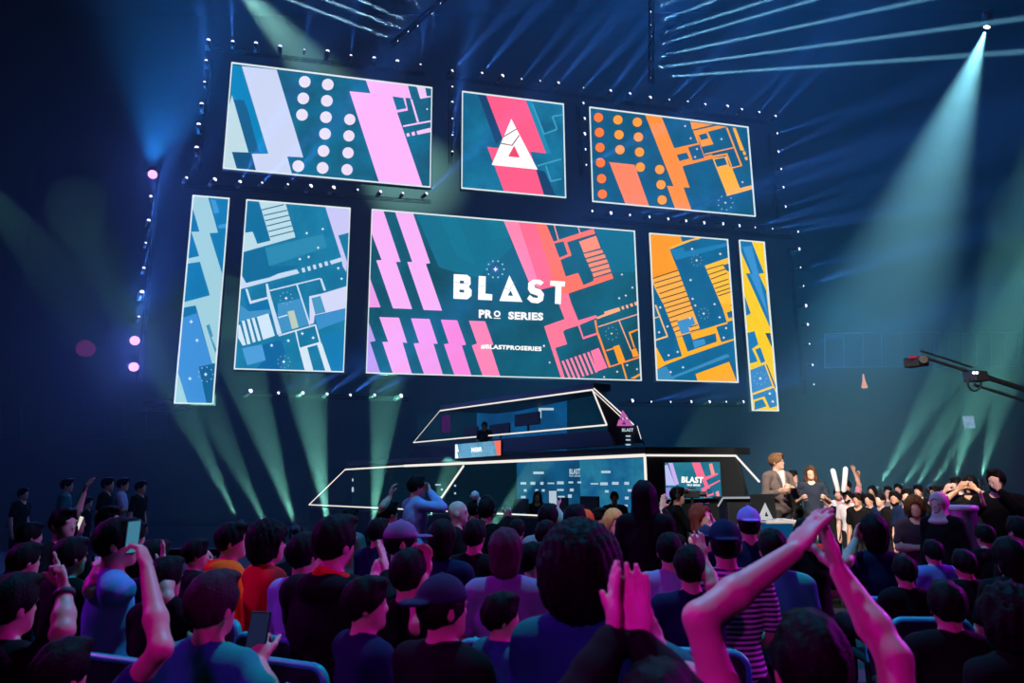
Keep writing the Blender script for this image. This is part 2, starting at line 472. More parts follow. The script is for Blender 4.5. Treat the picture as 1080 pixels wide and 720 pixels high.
S.P('ML2', 'd2e2f0', [(510, 385), (522, 382), (550, 515), (705, 470), (710, 485), (605, 515), (655, 700), (590, 700), (545, 530)], [(680, 490), (715, 480), (790, 700), (745, 700)], [(660, 340), (672, 338), (770, 700), (758, 700)])
S.stars('ML1', 'd8f0ff', (565, 295), (687, 263), (652, 405), (580, 475), (513, 492), (805, 560), (830, 640), r=13)
S.stars('ML2', 'd8f0ff', (445, 140), (335, 498), (462, 462), (568, 408), (650, 440), (427, 622), r=15, rose=(0, 5))
S.build()
# --- centre
S = Screen('largest LED screen in the centre with white lettering and pink stripes', (0.625, 10.61, 5.85, 11.69), '0d6580', '0a4658', 0.35)
S.P('C1', '0e6d8a', [(390, 80), (1060, 130), (1120, 330), (850, 560), (560, 480)])
S.P('C1', '0f7490', [(560, 90), (700, 105), (840, 460), (700, 400)], [(920, 120), (1055, 130), (1100, 250), (960, 280)])
S.P('C3', '0c6c8a', [(700, 150), (1000, 170), (1010, 480), (830, 480), (720, 200)])
S.P('C1', 'f4b0f2', [(40, 40), (138, 48), (270, 440), (235, 440), (358, 798), (212, 793), (85, 428), (125, 425), (50, 225)], [(226, 55), (363, 66), (495, 450), (462, 455), (585, 810), (445, 805), (320, 440), (358, 440)])
S.P('C1', 'ec9ce8', [(38, 565), (118, 785), (30, 785)])
S.P('C2', 'bc9cec', [(30, 255), (80, 392), (38, 400), (118, 640), (5, 640)])
S.P('C2', 'f2a8ee', [(108, 210), (258, 215), (320, 408), (285, 402), (357, 645), (212, 642), (130, 398), (175, 400)])
S.P('C2', 'f09cea', [(348, 220), (490, 225), (552, 415), (520, 412), (592, 650), (448, 646), (368, 410), (410, 408)])
S.P('C2', 'f588da', [(575, 230), (700, 235), (768, 422), (735, 425), (808, 655), (678, 650), (598, 415), (635, 412)])
S.P('C2', 'fb84b4', [(788, 238), (912, 242), (975, 420), (950, 425), (1026, 660), (893, 655), (810, 425), (850, 412)])
S.P('C3', 'fd86ae', [(3, 80), (120, 92), (290, 610), (205, 570)])
S.P('C3', 'fb6a8a', [(118, 92), (250, 105), (400, 590), (288, 615)])
S.P('C3', 'fb7460', [(248, 105), (332, 118), (388, 250), (690, 150), (705, 190), (490, 255), (525, 355), (440, 390), (480, 515), (575, 487), (615, 580), (690, 548), (690, 530), (828, 490), (842, 530), (490, 648), (520, 730), (440, 720), (395, 585)])
S.P('C3', '0c5f7a', [(392, 264), (462, 248), (495, 345), (432, 372)])
S.lines('C3', 'f08f8c', 10, ((390, 120), (425, 242)), ((574, 140), (590, 192)))
S.P('C3', 'fa9070', [(580, 250), (710, 205), (745, 300), (615, 335)], [(615, 345), (755, 310), (765, 335), (628, 375)], [(632, 385), (775, 345), (785, 372), (645, 410)], [(650, 420), (790, 383), (802, 408), (660, 448)], [(665, 458), (805, 418), (815, 446), (678, 482)], [(680, 492), (815, 455), (825, 478), (690, 520)])
S.P('C4', 'ff7896', [(440, -5), (500, -5), (520, 65), (575, 200), (710, 160), (720, 178), (588, 235), (480, 270), (460, 285), (490, 380), (400, 410), (475, 640), (445, 640), (315, 245), (470, 190), (430, 85)], [(570, 235), (585, 232), (615, 325), (725, 290), (728, 305), (610, 345)])
S.P('C4', 'f98c40', [(695, 200), (710, 195), (725, 280), (820, 545), (900, 518), (1045, 472), (1047, 484), (805, 560), (715, 300)])
S.P('C4', 'fdae80', [(712, 178), (775, 150), (770, 135), (885, 100), (895, 128), (720, 190)], [(900, 95), (918, 90), (925, 115), (908, 120)], [(932, 85), (950, 80), (958, 105), (942, 110)], [(965, 75), (985, 70), (992, 92), (974, 98)], [(1000, 62), (1020, 58), (1022, 85), (1005, 88)])
S.lines('C4', 'f6a680', 9, ((725, 249), (1022, 155)), ((885, 204), (978, 432)))
for i, x in enumerate((447, 478, 510, 543, 575, 608, 640)):
    y = 510 - i * 11
    yb = 640 if i < 3 else 628 - (i - 3) * 10
    S.P('C4', 'ff86a8', [(x, y), (x + 17, y - 6), (x + 17 + (yb - y) * .42, yb - 4), (x + (yb - y) * .42, yb)])
S.P('C4', 'ff7aa4', [(668, 432), (730, 408), (795, 560), (715, 588)])
S.P('C4', 'fd9c1c', [(838, 400), (885, 385), (932, 512), (880, 525)], [(785, 425), (840, 408), (842, 418), (790, 435)], [(975, 425), (1012, 410), (1035, 470), (990, 480)], [(955, 290), (1030, 262), (1030, 274), (972, 300), (1005, 405), (995, 410)], [(900, 525), (912, 522), (947, 645), (935, 648)], [(970, 640), (1050, 598), (1055, 610), (1000, 645)])
S.stars('C3', 'f0e0ea', (905, 500), (985, 600), (935, 660), (885, 680), r=11)
S.stars('C4', 'f0d8d0', (827, 300), (357, 520), (870, 590), (945, 540), (1020, 570), (770, 630), r=11, rose=(0,))
S.circ('C1', '3a5c9c', 30, (990, 497)); S.stars('C1', 'e8f4ff', (990, 497), r=20)
for k in range(10):
    a = 2 * math.pi * k / 10; S.circ('C1', 'a8c4e0', 7, (990 + 64 * math.cos(a), 497 + 64 * math.sin(a)), n=6)
W = 'fdfdfb'
S.P('CT', W, [(120, 125), (212, 130), (236, 148), (238, 195), (224, 212), (245, 236), (243, 275), (215, 300), (118, 295)], [(293, 138), (342, 141), (339, 260), (387, 265), (385, 307), (288, 302)], [(505, 133), (595, 318), (435, 311)],
    [(742, 182), (722, 204), (692, 192), (674, 200), (682, 218), (720, 232), (744, 262), (736, 308), (702, 328), (655, 322), (626, 295), (645, 268), (668, 286), (700, 290), (702, 276), (650, 258), (632, 230), (635, 185), (668, 163), (714, 164)], [(787, 170), (890, 177), (886, 212), (864, 211), (860, 333), (818, 330), (822, 208), (785, 205)])
S.P('CT', '0b5266', [(163, 170), (190, 172), (192, 190), (163, 190)], [(160, 232), (192, 235), (192, 253), (160, 250)], [(512, 238), (530, 276), (494, 273)])
S.lines('CT', '7c9cac', 3, ((130, 180), (165, 186)), ((192, 190), (232, 192)), ((300, 212), (335, 208)), ((470, 222), (505, 236)), ((505, 236), (545, 175)))
S.text('CT', W, 'PR', (293, 428), (388, 431), (293, 370), 0.05)
S.text('CT', W, 'O', (396, 420), (443, 422), (397, 376), 0.05)
S.P('CT', W, [(396, 426), (443, 428), (443, 434), (396, 432)])
S.text('CT', W, 'SERIES', (496, 438), (738, 446), (497, 384), 0.05)
S.text('CT', W, '#BLASTPROSERIES', (306, 642), (726, 660), (308, 608), 0.05)
S.P('CT', W, [(735, 618), (741, 618), (742, 611), (746, 611), (746, 618), (751, 619), (751, 623), (746, 623), (745, 630), (741, 630), (741, 623), (735, 622)])
S.build()
# --- mid right
S = Screen('portrait LED screen with orange map blocks and yellow stair bars', (11.25, 14.63, 5.88, 11.655), '0c6a98', '0a5c88', 0.8)
S.P('MR1', '1b7cb0', [(225, 200), (340, 175), (355, 215), (740, 132), (740, 165), (280, 290)])
S.P('MR1', 'fb9a10', [(35, 50), (320, 78), (335, 125), (220, 190), (300, 385), (60, 460)])
S.P('MR1', 'fdb838', [(330, 128), (480, 85), (500, 100), (420, 118), (225, 195), (220, 180)])
S.P('MR1', 'f9b044', [(70, 455), (300, 385), (497, 912), (282, 977), (167, 687), (100, 560), (75, 500)])
S.lines('MR1', '4c3424', 9, ((70, 455), (297, 380)), ((85, 495), (318, 425)), ((100, 540), (335, 468)), ((130, 590), (350, 515)), ((145, 635), (368, 568)), ((165, 680), (390, 610)), ((180, 720), (410, 650)))
S.lines('MR2', '4c3424', 9, ((155, 85), (385, 10)), ((170, 130), (395, 55)), ((185, 170), (250, 150)), ((205, 215), (260, 195)), ((222, 255), (275, 235)), ((365, 250), (455, 225)), ((360, 212), (430, 190)))
S.P('MR2', '3f90c8', [(245, 160), (385, 118), (410, 180), (350, 215), (360, 255), (285, 275)])
S.P('MR1', 'fbc034', [(535, 340), (760, 262), (800, 760), (705, 745)])
S.lines('MR1', '4c3c24', 9, ((552, 375), (705, 330)), ((570, 420), (725, 368)), ((590, 460), (735, 405)), ((605, 505), (745, 460)), ((625, 545), (752, 500)), ((640, 580), (765, 538)), ((655, 610), (768, 572)), ((695, 715), (780, 690)))
S.P('MR1', '0c5f88', [(700, 335), (755, 318), (765, 400), (725, 380)])
S.P('MR2', '0c6a98', [(640, 60), (700, 40), (760, 300), (690, 165)])
S.P('MR2', 'fdb41a', [(640, 0), (690, 165), (740, 150), (720, 0)])
S.P('MR2', '0c5f88', [(690, 80), (745, 62), (755, 118), (705, 132)])
S.P('MR2', 'fdb010', [(455, 238), (690, 165), (700, 180), (595, 210), (640, 345), (760, 312), (765, 324), (340, 470), (290, 490), (150, 545), (65, 590), (55, 390), (65, 395), (130, 520), (290, 468), (240, 305), (290, 290), (340, 430), (600, 340), (590, 265), (385, 325), (365, 265)])
S.P('MR2', '3d90c8', [(385, 335), (490, 315), (500, 360), (400, 400)])
S.P('MR2', '3a88b8', [(65, 592), (150, 560), (200, 650), (690, 450), (720, 475), (230, 660), (210, 690), (70, 690)])
S.P('MR2', 'fdac10', [(410, 630), (710, 520), (780, 700), (430, 700)])
S.P('MR2', 'f9bf70', [(45, 15), (58, 10), (165, 290), (155, 300)], [(42, 125), (90, 112), (92, 120), (44, 135)], [(50, 320), (160, 285), (165, 300), (52, 335)])
S.stars('MR1', 'ece4e0', (422, 190), (462, 293), (673, 235), (408, 468), (427, 635), (450, 695), (622, 683), r=14, rose=(1,))
S.stars('MR2', 'ece4e0', (95, 35), (360, 132), (160, 205), (85, 257), (483, 90), (625, 123), (683, 220), (662, 305), (250, 432), (170, 462), (298, 570), (188, 612), r=14, rose=(4,))
S.build()
# --- far right strip
S = Screen('tall narrow LED strip screen at the far right with yellow lightning stripe', (15.17, 16.29, 4.81, 11.675), 'fbd008', 'f6c80a')
S.P('R1', '1173aa', [(55, 60), (165, 72), (258, 308), (218, 315), (275, 440), (305, 725), (120, 312), (155, 310), (72, 120)], [(110, 480), (158, 615), (122, 632)])
S.P('R1', '3a8fcc', [(95, 112), (165, 100), (215, 310), (293, 640), (150, 320), (170, 310)])
S.P('R2', '1878b0', [(92, 80), (150, 65), (180, 165), (130, 200), (165, 270), (172, 295), (110, 312)], [(155, 205), (195, 190), (232, 295), (200, 310)], [(150, 600), (210, 580), (240, 635), (150, 665)])
S.P('R2', '3a84bc', [(115, 362), (225, 318), (285, 480), (130, 538)])
S.P('R2', '2a7ab0', [(135, 552), (295, 495), (325, 560), (330, 630), (265, 650), (225, 560), (140, 588)])
S.P('R2', '0f4c70', [(230, 80), (270, 80), (287, 200)], [(236, 318), (244, 316), (318, 500), (320, 540)])
S.stars('R2', 'e8eef4', (193, 425), (265, 540), (288, 600), r=14, rose=(0,))
S.build()
# ================================================================== ARENA SHELL
def struct(name, mb, m, kind='structure'):
    o = mb.build(name, m); o['kind'] = kind; return o
struct('floor', MB().box((4, 16, -0.1), (64, 44, 0.2)), M_FLOOR)
struct('wall_back', MB().box((4, 37.2, 15), (64, 0.4, 30.4)), M_WALL)
struct('wall_left', MB().box((-27.8, 16, 15), (0.4, 44, 30.4)), M_WALL)
struct('wall_right', MB().box((35.8, 16, 15), (0.4, 44, 30.4)), M_WALL)
struct('wall_front', MB().box((4, -5.8, 15), (64, 0.4, 30.4)), M_WALL)
struct('ceiling', MB().box((4, 16, 30.3), (64, 44, 0.2)), M_WALL)

w = bpy.data.worlds.new('arena_air'); SC.world = w; w.use_nodes = True
w.node_tree.nodes['Background'].inputs[0].default_value = (0.005, 0.009, 0.008, 1)

# haze hanging in the hall
hz = bpy.data.materials.new('stage_haze'); hz.use_nodes = True; nt = hz.node_tree; nt.nodes.clear()
o_ = nt.nodes.new('ShaderNodeOutputMaterial'); v_ = nt.nodes.new('ShaderNodeVolumeScatter')
v_.inputs['Color'].default_value = (0.9, 0.97, 1.0, 1); v_.inputs['Density'].default_value = 0.006; v_.inputs['Anisotropy'].default_value = 0.15
nt.links.new(v_.outputs[0], o_.inputs['Volume'])
haze = MB().box((4, 24.6, 15.2), (62, 24.0, 29.4)).build('stage_haze', hz)
tag(haze, 'thin theatrical haze drifting in front of and behind the screens', 'haze', None, 'stuff')

# ================================================================== LAMPS AROUND THE SCREENS
PINS = []
ORD = 'first second third fourth fifth sixth seventh eighth ninth tenth eleventh twelfth thirteenth fourteenth fifteenth sixteenth seventeenth'.split()
def prow(pts, beam, where='', end='left end'): PINS.extend((x, y, beam, 'pin spotlight %s, %s from %s' % (where, ORD[i], end)) for i, (x, y) in enumerate(pts))
prow([(223, 52), (248, 53), (272, 55), (297, 58), (322, 61), (346, 63), (370, 67), (394, 70), (418, 73), (442, 76)], (0.1, 1.0), 'on the truss above the upper left screen')
prow([(475, 83), (506, 85), (527, 88), (547, 91), (566, 93), (585, 95), (611, 100), (639, 103), (659, 106), (680, 110), (700, 112), (719, 114), (737, 117), (760, 119), (775, 122), (793, 125), (810, 129)], (0.8, 0.9), 'above the upper middle and right screens')
prow([(812, 147), (813, 166), (816, 184), (818, 203), (820, 223)], (1.0, 0.25), 'at the right end of the upper right screen', 'top')
prow([(620, 228), (639, 230), (659, 232), (679, 234), (698.5, 236), (717, 238), (735.5, 240), (755, 241), (772, 243), (789, 244.5), (807, 246)], (1.0, 0.2), 'under the upper right screen')
prow([(475, 99), (475, 115), (475, 132), (475, 149), (475, 166)], (0.2, 1.0), 'between the upper left and middle screens', 'top')
prow([(611, 116), (612, 132), (612, 148), (613, 164), (614, 180)], (1.0, 0.4), 'between the upper middle and right screens', 'top')
prow([(220.5, 73), (219, 95), (216, 118), (213, 139), (211, 163)], (-0.1, 1.0), 'at the left end of the upper left screen', 'top')
prow([(201, 194), (230, 196), (256, 198), (279, 199), (305.5, 200.5), (329, 202.5), (352.5, 204), (377.6, 206), (401, 208), (424, 209.5), (448.5, 210)], (0.6, 0.6), 'under the upper left screen')
prow([(164, 213), (162, 238), (159, 261), (157, 287), (155, 312), (152, 337)], (0.3, 0.8), 'in the column beside the leftmost strip screen', 'top')
prow([(267, 414), (296, 416), (321, 416), (346, 417), (370, 418), (395, 418), (422, 419)], (1.0, 0.6), 'below the portrait blue map screen')
prow([(661, 424), (681, 425), (701, 425), (722, 425), (741, 425), (758.6, 425), (776, 425)], (1.0, 0.3), 'below the portrait orange map screen')
prow([(833, 249), (834, 267), (836, 286), (839, 305), (841, 325.6), (843, 345), (845, 365), (848, 387), (849.5, 407)], (1.0, 0.12), 'in the column beside the rightmost strip screen', 'top')
LED_P = [(166, 192), (148, 363), (147, 390)]

def lamp_light(name, loc, d, energy, col, deg, blend=0.6, radius=0.02):
    l = bpy.data.lights.new(name, 'SPOT'); l.energy = energy; l.color = col
    l.spot_size = math.radians(deg); l.spot_blend = blend; l.shadow_soft_size = radius
    o = bpy.data.objects.new(name, l); COL.objects.link(o)
    o.location = loc; o.rotation_mode = 'QUATERNION'; o.rotation_quaternion = aim(d)
    return o

def pin_lamp_mesh(lens):
    mb = MB()
    mb.lathe((0, 0, 0.02), [(0.05, 0.0), (0.062, -0.04), (0.062, 0.16), (0.045, 0.2)], 10, 0)       # can, lens end at -Z
    mb.lathe((0, 0, -0.022), [(0.060, 0.03), (0.062, 0.0), (0.056, -0.028), (0.036, -0.05), (0.006, -0.06)], 10, 1)
    mb.box((0.075, 0, 0.1), (0.012, 0.05, 0.16)); mb.box((-0.075, 0, 0.1), (0.012, 0.05, 0.16)); mb.box((0, 0, 0.24), (0.16, 0.06, 0.03))
    me = mb.mesh('pin_spotlight'); me.materials.append(M_BLACK); me.materials.append(lens)
    return me
PINMESH = pin_lamp_mesh(M_LENS); PINMESH_P = pin_lamp_mesh(M_LENS_PINK)
def vdir(bx, by, tow=0.55):
    return (RT * bx + Vector((0, 0, 1)) * by).normalized() * 1.0 + SN * tow
rnd = random.Random(3)
for (x, y, b, lab_) in PINS:
    p = onscr(x, y, 0.55)
    d = vdir(b[0] + rnd.uniform(-.15, .15), b[1] + rnd.uniform(-.15, .15), rnd.uniform(0.2, 0.7)).normalized()
    o = bpy.data.objects.new('hanging_pin_spotlight', PINMESH); COL.objects.link(o)
    k_ = rnd.choice((0.6, 0.75, 0.9, 1.1)); o.scale = (k_, k_, k_)
    o.location = p - d * 0.05; o.rotation_mode = 'QUATERNION'; o.rotation_quaternion = aim(d)
    tag(o, lab_, 'spotlight', 'pin spotlights around the screens')
    lamp_light('pin_beam', p + d * 0.03, d, PIN_W * rnd.choice((0.25, 0.6, 1.0, 1.0, 1.8)), (0.05, 0.22, 1.0), 14, 0.9)
for i, (x, y) in enumerate(LED_P):
    p = onscr(x, y, 0.6); d = (CAM - p).normalized()
    o = bpy.data.objects.new('hanging_glare_spotlight', PINMESH_P); COL.objects.link(o); o.scale = (2.3, 2.3, 2.3)
    o.location = p - d * 0.05; o.rotation_mode = 'QUATERNION'; o.rotation_quaternion = aim(d)
    tag(o, ('glaring violet spotlight highest on the column left of the screens', 'glaring violet spotlight second from the bottom of the column left of the screens', 'glaring violet spotlight lowest on the column left of the screens')[i], 'spotlight')
    l = bpy.data.lights.new('violet_glow', 'POINT'); l.energy = (30, 45, 40)[i] * GLOW_W; l.color = (0.10, 0.18, 1.0); l.shadow_soft_size = 0.06
    lo = bpy.data.objects.new('violet_glow', l); COL.objects.link(lo); lo.location = p + d * 0.2

# trusses the lamps hang on
def truss(a, b, label, size=0.3):
    a = Vector(a); b = Vector(b); d = (b - a); L = d.length; d.normalize()
    u = SN; v = d.cross(u).normalized(); h = size / 2
    tb = min(0.025, size * .08)
    c = [(u * i + v * j) * h for i, j in ((-1, -1), (1, -1), (1, 1), (-1, 1))]
    mb = MB()
    for k in c: mb.tube([a + k, b + k], tb, 6)
    n = max(2, int(L / 0.6))
    for i in range(n):
        for k in range(4):
            p = a + d * (L * i / n) + c[k]; q = a + d * (L * (i + 1) / n) + c[(k + 1) % 4]
            mb.tube([p, q], tb * .5, 5)
    t = mb.build('hanging_lighting_truss', M_TRUSS)
    return tag(t, label, 'truss', 'lighting trusses around the screens')
def tr(p, q, label): truss(onscr(*p, -0.08), onscr(*q, -0.08), label, 0.1)
TX = 'dark ladder truss carrying pin spotlights '
tr((215, 49), (448, 77), TX + 'above the upper left screen')
tr((470, 80), (812, 129), TX + 'above the upper middle and upper right screens')
tr((190, 194), (455, 212), TX + 'under the upper left screen')
tr((615, 230), (838, 250), TX + 'under the upper right screen')
tr((475, 90), (475, 172), TX + 'between upper left and middle screens')
tr((610, 110), (614, 186), TX + 'between upper middle and right screens')
tr((222, 62), (209, 180), TX + 'at the left end of the upper left screen')
tr((812, 140), (821, 230), TX + 'at the right end of the upper right screen')
tr((166, 180), (146, 402), TX + 'as a column beside the leftmost strip screen')
tr((833, 260), (850, 415), TX + 'as a column beside the rightmost strip screen')
tr((258, 415), (432, 421), TX + 'below the portrait blue map screen')
tr((652, 426), (785, 427), TX + 'below the portrait orange map screen')

# ================================================================== MOVING HEADS
def moving_head(name, loc, d, label, group, lens, scale=1.0, hang=False):
    """base box, yoke with two arms, tilting head with a lens"""
    loc = Vector(loc); d = Vector(d).normalized(); sg = -1 if hang else 1
    base_c = loc - Vector((0, 0, sg * 0.42 * scale))
    r = thing(name, label, 'stage light', base_c, math.atan2(d.y, d.x) - math.pi / 2, group)
    k = scale
    MB().box((0, 0, sg * 0.07 * k), (0.36 * k, 0.3 * k, 0.14 * k), 0, None, 0.02).build('base', M_BLACK, r)
    y = MB().box((0.17 * k, 0, sg * 0.32 * k), (0.05 * k, 0.12 * k, 0.34 * k), 0, None, 0.015).box((-0.17 * k, 0, sg * 0.32 * k), (0.05 * k, 0.12 * k, 0.34 * k), 0, None, 0.015).box((0, 0, sg * 0.16 * k), (0.38 * k, 0.14 * k, 0.05 * k), 0, None, 0.015)
    y.build('yoke', M_BLACK, r)
    Rz = Matrix.Rotation(-(math.atan2(d.y, d.x) - math.pi / 2), 3, 'Z'); ld = Rz @ d
    c0 = Vector((0, 0, sg * 0.42 * k))
    hd = MB().lathe(c0, [(0.06 * k, -0.2 * k), (0.12 * k, -0.16 * k), (0.135 * k, 0.0), (0.115 * k, 0.14 * k), (0.125 * k, 0.19 * k)], 16, 0, ld).build('head', M_BLACK, r)
    MB().lathe(c0, [(0.105 * k, 0.191 * k), (0.09 * k, 0.2 * k), (0.03 * k, 0.207 * k)], 16, 0, ld).build('lens', lens, hd)
    return r
BEAMS = []
def beam(u, v, Y, tu, tv, tY, energy, deg, col, label, group, name='beam_moving_light', hang=False, lens=None, scale=1.0, blend=0.35):
    p = at(u, v, Y); q = at(tu, tv, tY); d = (q - p).normalized()
    if label: moving_head(name, p - d * 0.2 * scale, d, label, group, lens or M_LENS_WHITE, scale * 0.7, hang)
    lamp_light('beam', p + d * 0.05, d, energy * BEAM_W, col, deg, blend, 0.04)
TEAL = (0.30, 1.0, 0.76)
GF = 'beam lights along the stage floor'
FL = 'black moving head light sending a green beam up, '
beam(252, 549, 16, 168, 380, 22.5, 72, 7.5, TEAL, FL + 'leftmost of its row', GF)
beam(281, 554, 15.5, 212, 415, 23, 62, 7.5, TEAL, FL + 'second from the row end', GF)
beam(311, 555, 15, 262, 405, 24, 120, 8, TEAL, FL + 'third from the row end', GF)
beam(345.5, 554, 14.5, 323, 405, 24, 160, 8.5, TEAL, FL + 'beside the white edge line corner', GF)
beam(393, 556, 14, 408, 405, 24, 140, 7.5, TEAL, FL + 'behind the standing man in blue', GF)
beam(450, 552, 13.3, 500, 440, 22, 44, 9, TEAL, None, GF)
beam(510, 566, 13.0, 640, 395, 21, 40, 11, TEAL, None, GF)
beam(690, 520, 16, 770, 420, 25, 14, 13, TEAL, None, GF)
GR = 'beam lights behind the standing crowd'
for i, (u, v, tu, tv, e) in enumerate(((926, 514, 985, 415, 90), (952, 512, 1003, 440, 42), (968, 512, 1005, 440, 42), (983, 512, 1030, 440, 42), (1005, 510, 1030, 425, 80), (1034, 506, 1062, 400, 70))):
    beam(u, v, 18, tu, tv, 21, e, 9, TEAL, 'black floor beam light behind the standing crowd, %s in line from the hosts' % ('first', 'second', 'third', 'fourth', 'fifth', 'sixth')[i], GR)
beam(1040, 31, 18, 945, 290, 19.5, 150, 29, (0.3, 0.85, 1.0), 'large white follow spotlight hung high at the right over the crowd', None, 'hanging_follow_spotlight', True, emit('follow_spot_lens', (1, 1, 1), 8.0), 1.1, 1.0)
beam(225, -45, 23, 350, 95, 30, 230, 24, (0.4, 0.95, 0.8), None, None, blend=1.0)
beam(-60, 150, 19, 185, 430, 21, 6, 20, TEAL, None, None)
beam(1150, 170, 17, 1040, 400, 19, 20, 22, TEAL, None, None)
GP = 'pencil beam lights on the roof truss'
for i, (u, v, tu, tv) in enumerate(((419, 43, 290, -6), (430, 33, 318, -10), (440, 27, 335, -20), (455, 14, 350, -50), (464, 3, 370, -60))):
    beam(u, v, 18, tu, tv, 16.5, 7000, 1.0, (0.4, 0.78, 1.0), 'small pencil beam light over the upper left screen, %s from the lowest' % ('first', 'second', 'third', 'fourth', 'fifth')[i], GP, 'hanging_pencil_beam_light', True, M_LENS_WHITE, 0.3, 0.3)
for i, (u, v, tu, tv) in enumerate(((687, 82, 1000, 60), (687, 72, 1000, 30), (687, 61, 960, 3), (687, 49, 900, -12), (688, 38, 830, -6), (687, 26, 780, -10), (687, 12, 740, -16))):
    beam(u, v, 18, tu, tv, 17, 7000, 1.0, (0.25, 0.7, 1.0), 'small pencil beam light over the upper right screen, %s from the lowest' % ('first', 'second', 'third', 'fourth', 'fifth', 'sixth', 'seventh')[i], GP, 'hanging_pencil_beam_light', True, M_LENS_WHITE, 0.3, 0.3)
truss(at(412, 48, 18.3), at(476, -8, 18.3), 'dark slanting truss carrying pencil beam lights over the upper left screen', 0.12)
truss(at(687, 90, 18.3), at(687, -5, 18.3), 'dark upright truss carrying pencil beam lights over the upper right screen', 0.12)
# blue washes hung out of sight high over the screens colour the haze
for (x, Y, e, c) in ((-7, 26, 500, 0.25), (1, 27, 1500, 0.22), (8, 28, 2300, 0.24), (15, 28, 1500, 0.25)):
    lamp_light('blue_wash', (x, Y, 29.5), (0, -.05, -1), e * WASH_W, (0.01, c, 1.0), 100, 0.8, 0.5)
for (u, v, Y, e) in ((880, 330, 27, 350), (560, 440, 30, 200)):
    l = bpy.data.lights.new('teal_wash', 'POINT'); l.energy = e * WASH_W; l.color = (0.02, 0.4, 0.8); l.shadow_soft_size = 1.5
    lo = bpy.data.objects.new('teal_wash', l); COL.objects.link(lo); lo.location = at(u, v, Y)
lamp_light('blue_fan', onscr(165, 188, 0.9), RT * 0.12 + Vector((0, 0, 1)) - SN * .1, 16000, (0.02, 0.28, 1.0), 75, 1.0, 0.1)
lamp_light('blue_fan', onscr(150, 350, 0.9), RT * 0.3 + Vector((0, 0, 1)) - SN * .1, 6000, (0.05, 0.2, 1.0), 75, 1.0, 0.1)
# ================================================================== STAGE
def on_plane(u, v, P, N):
    r = ray(u, v); t = (Vector(P) - CAM).dot(N) / r.dot(N); return CAM + r * t
def flat(p, z): return Vector((p.x, p.y, z))
M_STAGE = pbr('black_stage_panel', (0.010, 0.014, 0.018), 0.5)
M_BLUEWALL = emit('backdrop_blue_wash', lin('0c3f63'), 1.0, 1.0, 1.2, lin('135a86'))
M_BLUEWALL2 = emit('backdrop_bright_wash', lin('2a7f9c'), 1.0, 1.0, 1.5, lin('14588a'))  # brighter panel carries the wash highlight in its colour
M_NAVYWALL = emit('backdrop_navy_wash', lin('031a28'), 1.0, 1.0, 0.8, lin('021520'))
M_LOGO = emit('pale_logo_glow', lin('b8d4e4'), 0.9)  # logo print made to glow as if lit
M_LOGO_PINK = emit('pink_emblem_light', lin('a85cae'), 1.0, 1.0, 8.0, lin('d060a8'))
M_FASCIA = emit('fascia_light', lin('4f9cbc'), 1.0, 1.0, 3.0, lin('1c5070'))

def strip(parent, pts, r=0.022, m=None, name='led_strip'):
    mb = MB()
    for a, b in zip(pts, pts[1:]): mb.tube([a, b], r, 6)
    o = mb.build(name, m or M_WHITE_LED, parent); o['label'] = 'glowing white edge line'; return o

A = at(365, 495, 20.0); Bt = at(681, 480, 12.5)
ZT = Bt.z; ZB = 1.56
SNf = SN
Ct = on_plane(775, 480.5, Bt, SN); Cb = on_plane(800, 508, Bt, SN)
Ab = at(327, 532, 20.0)
face = (flat(A, 0) - flat(Bt, 0)).normalized()              # along the long left face
inn = Vector((-face.y, face.x, 0));
if inn.y < 0: inn = -inn
pod = thing('player_stage_pod', 'long black angular stage pod with glowing white edge lines, player desks inside', 'stage booth', flat(Bt, 0))
O = flat(Bt, 0)
def L(p): return Vector(p) - O
def part(mb, name, m, parent, label=None):
    o = mb.build(name, m, parent)
    if label: o['label'] = label
    return o
backR = O + SD * ((Ct - Bt).dot(SD)) + inn * 2.5
roof_out = [flat(A, 0), O, flat(Ct, 0), O + SD * ((Ct - Bt).dot(SD)) + inn * 0.6, flat(A, 0) + inn * 2.5]
part(MB().prism([L(p) + Vector((0, 0, ZT + 0.03)) for p in roof_out], (0, 0, 0.12)), 'roof', M_STAGE, pod)
base_out = [flat(Ab, 0), O + Vector((0.0, 0.0, 0)), flat(Cb, 0), backR + SD * 0.6 + inn * 1.0, flat(Ab, 0) + inn * 2.5]
part(MB().prism([L(p) for p in base_out], (0, 0, 0.62)), 'base', M_STAGE, pod)
part(MB().prism([L(flat(Ab, 0.62)), L(flat(O, 0.62)), L(flat(O, ZB - 0.04)), L(flat(Ab, ZB - 0.04))], inn * 0.12), 'parapet', M_STAGE, pod)
# right hand facing wall under the roof
part(MB().prism([L(flat(Bt, 0.62)), L(flat(Cb, 0.62)), L(flat(Ct, ZT)), L(flat(Bt, ZT))], inn * 0.1 + SD * 0.02), 'wall_panel', M_STAGE, pod)
zt = Vector((0, 0, ZT)); e = -inn * 0.03 + Vector((0, 0, 0))
Am = flat(at(433, 492, 18.0), 0)
am = O + face * ((Am - O).dot(face))
strip(pod, [L(flat(O, ZT)) + e, L(flat(am, A.z + (ZT - A.z) * .5)) + e], 0.034)
strip(pod, [L(flat(am, A.z + (ZT - A.z) * .5)) + e, L(A) + e], 0.022)
strip(pod, [L(flat(O, ZT)) + SN * 0.03, L(Ct) + SN * 0.03], 0.022)
strip(pod, [L(A) + e, L(Ab) + e], 0.014)
strip(pod, [L(Ab) + e, L(flat(O, ZB)) + e], 0.017)
strip(pod, [L(flat(O, ZT)) + e, L(flat(O, ZB)) + e], 0.026)
strip(pod, [L(Ct) + SN * 0.03, L(Cb) + SN * 0.03], 0.02)
def on_face(u, v): return on_plane(u, v, Bt, inn)
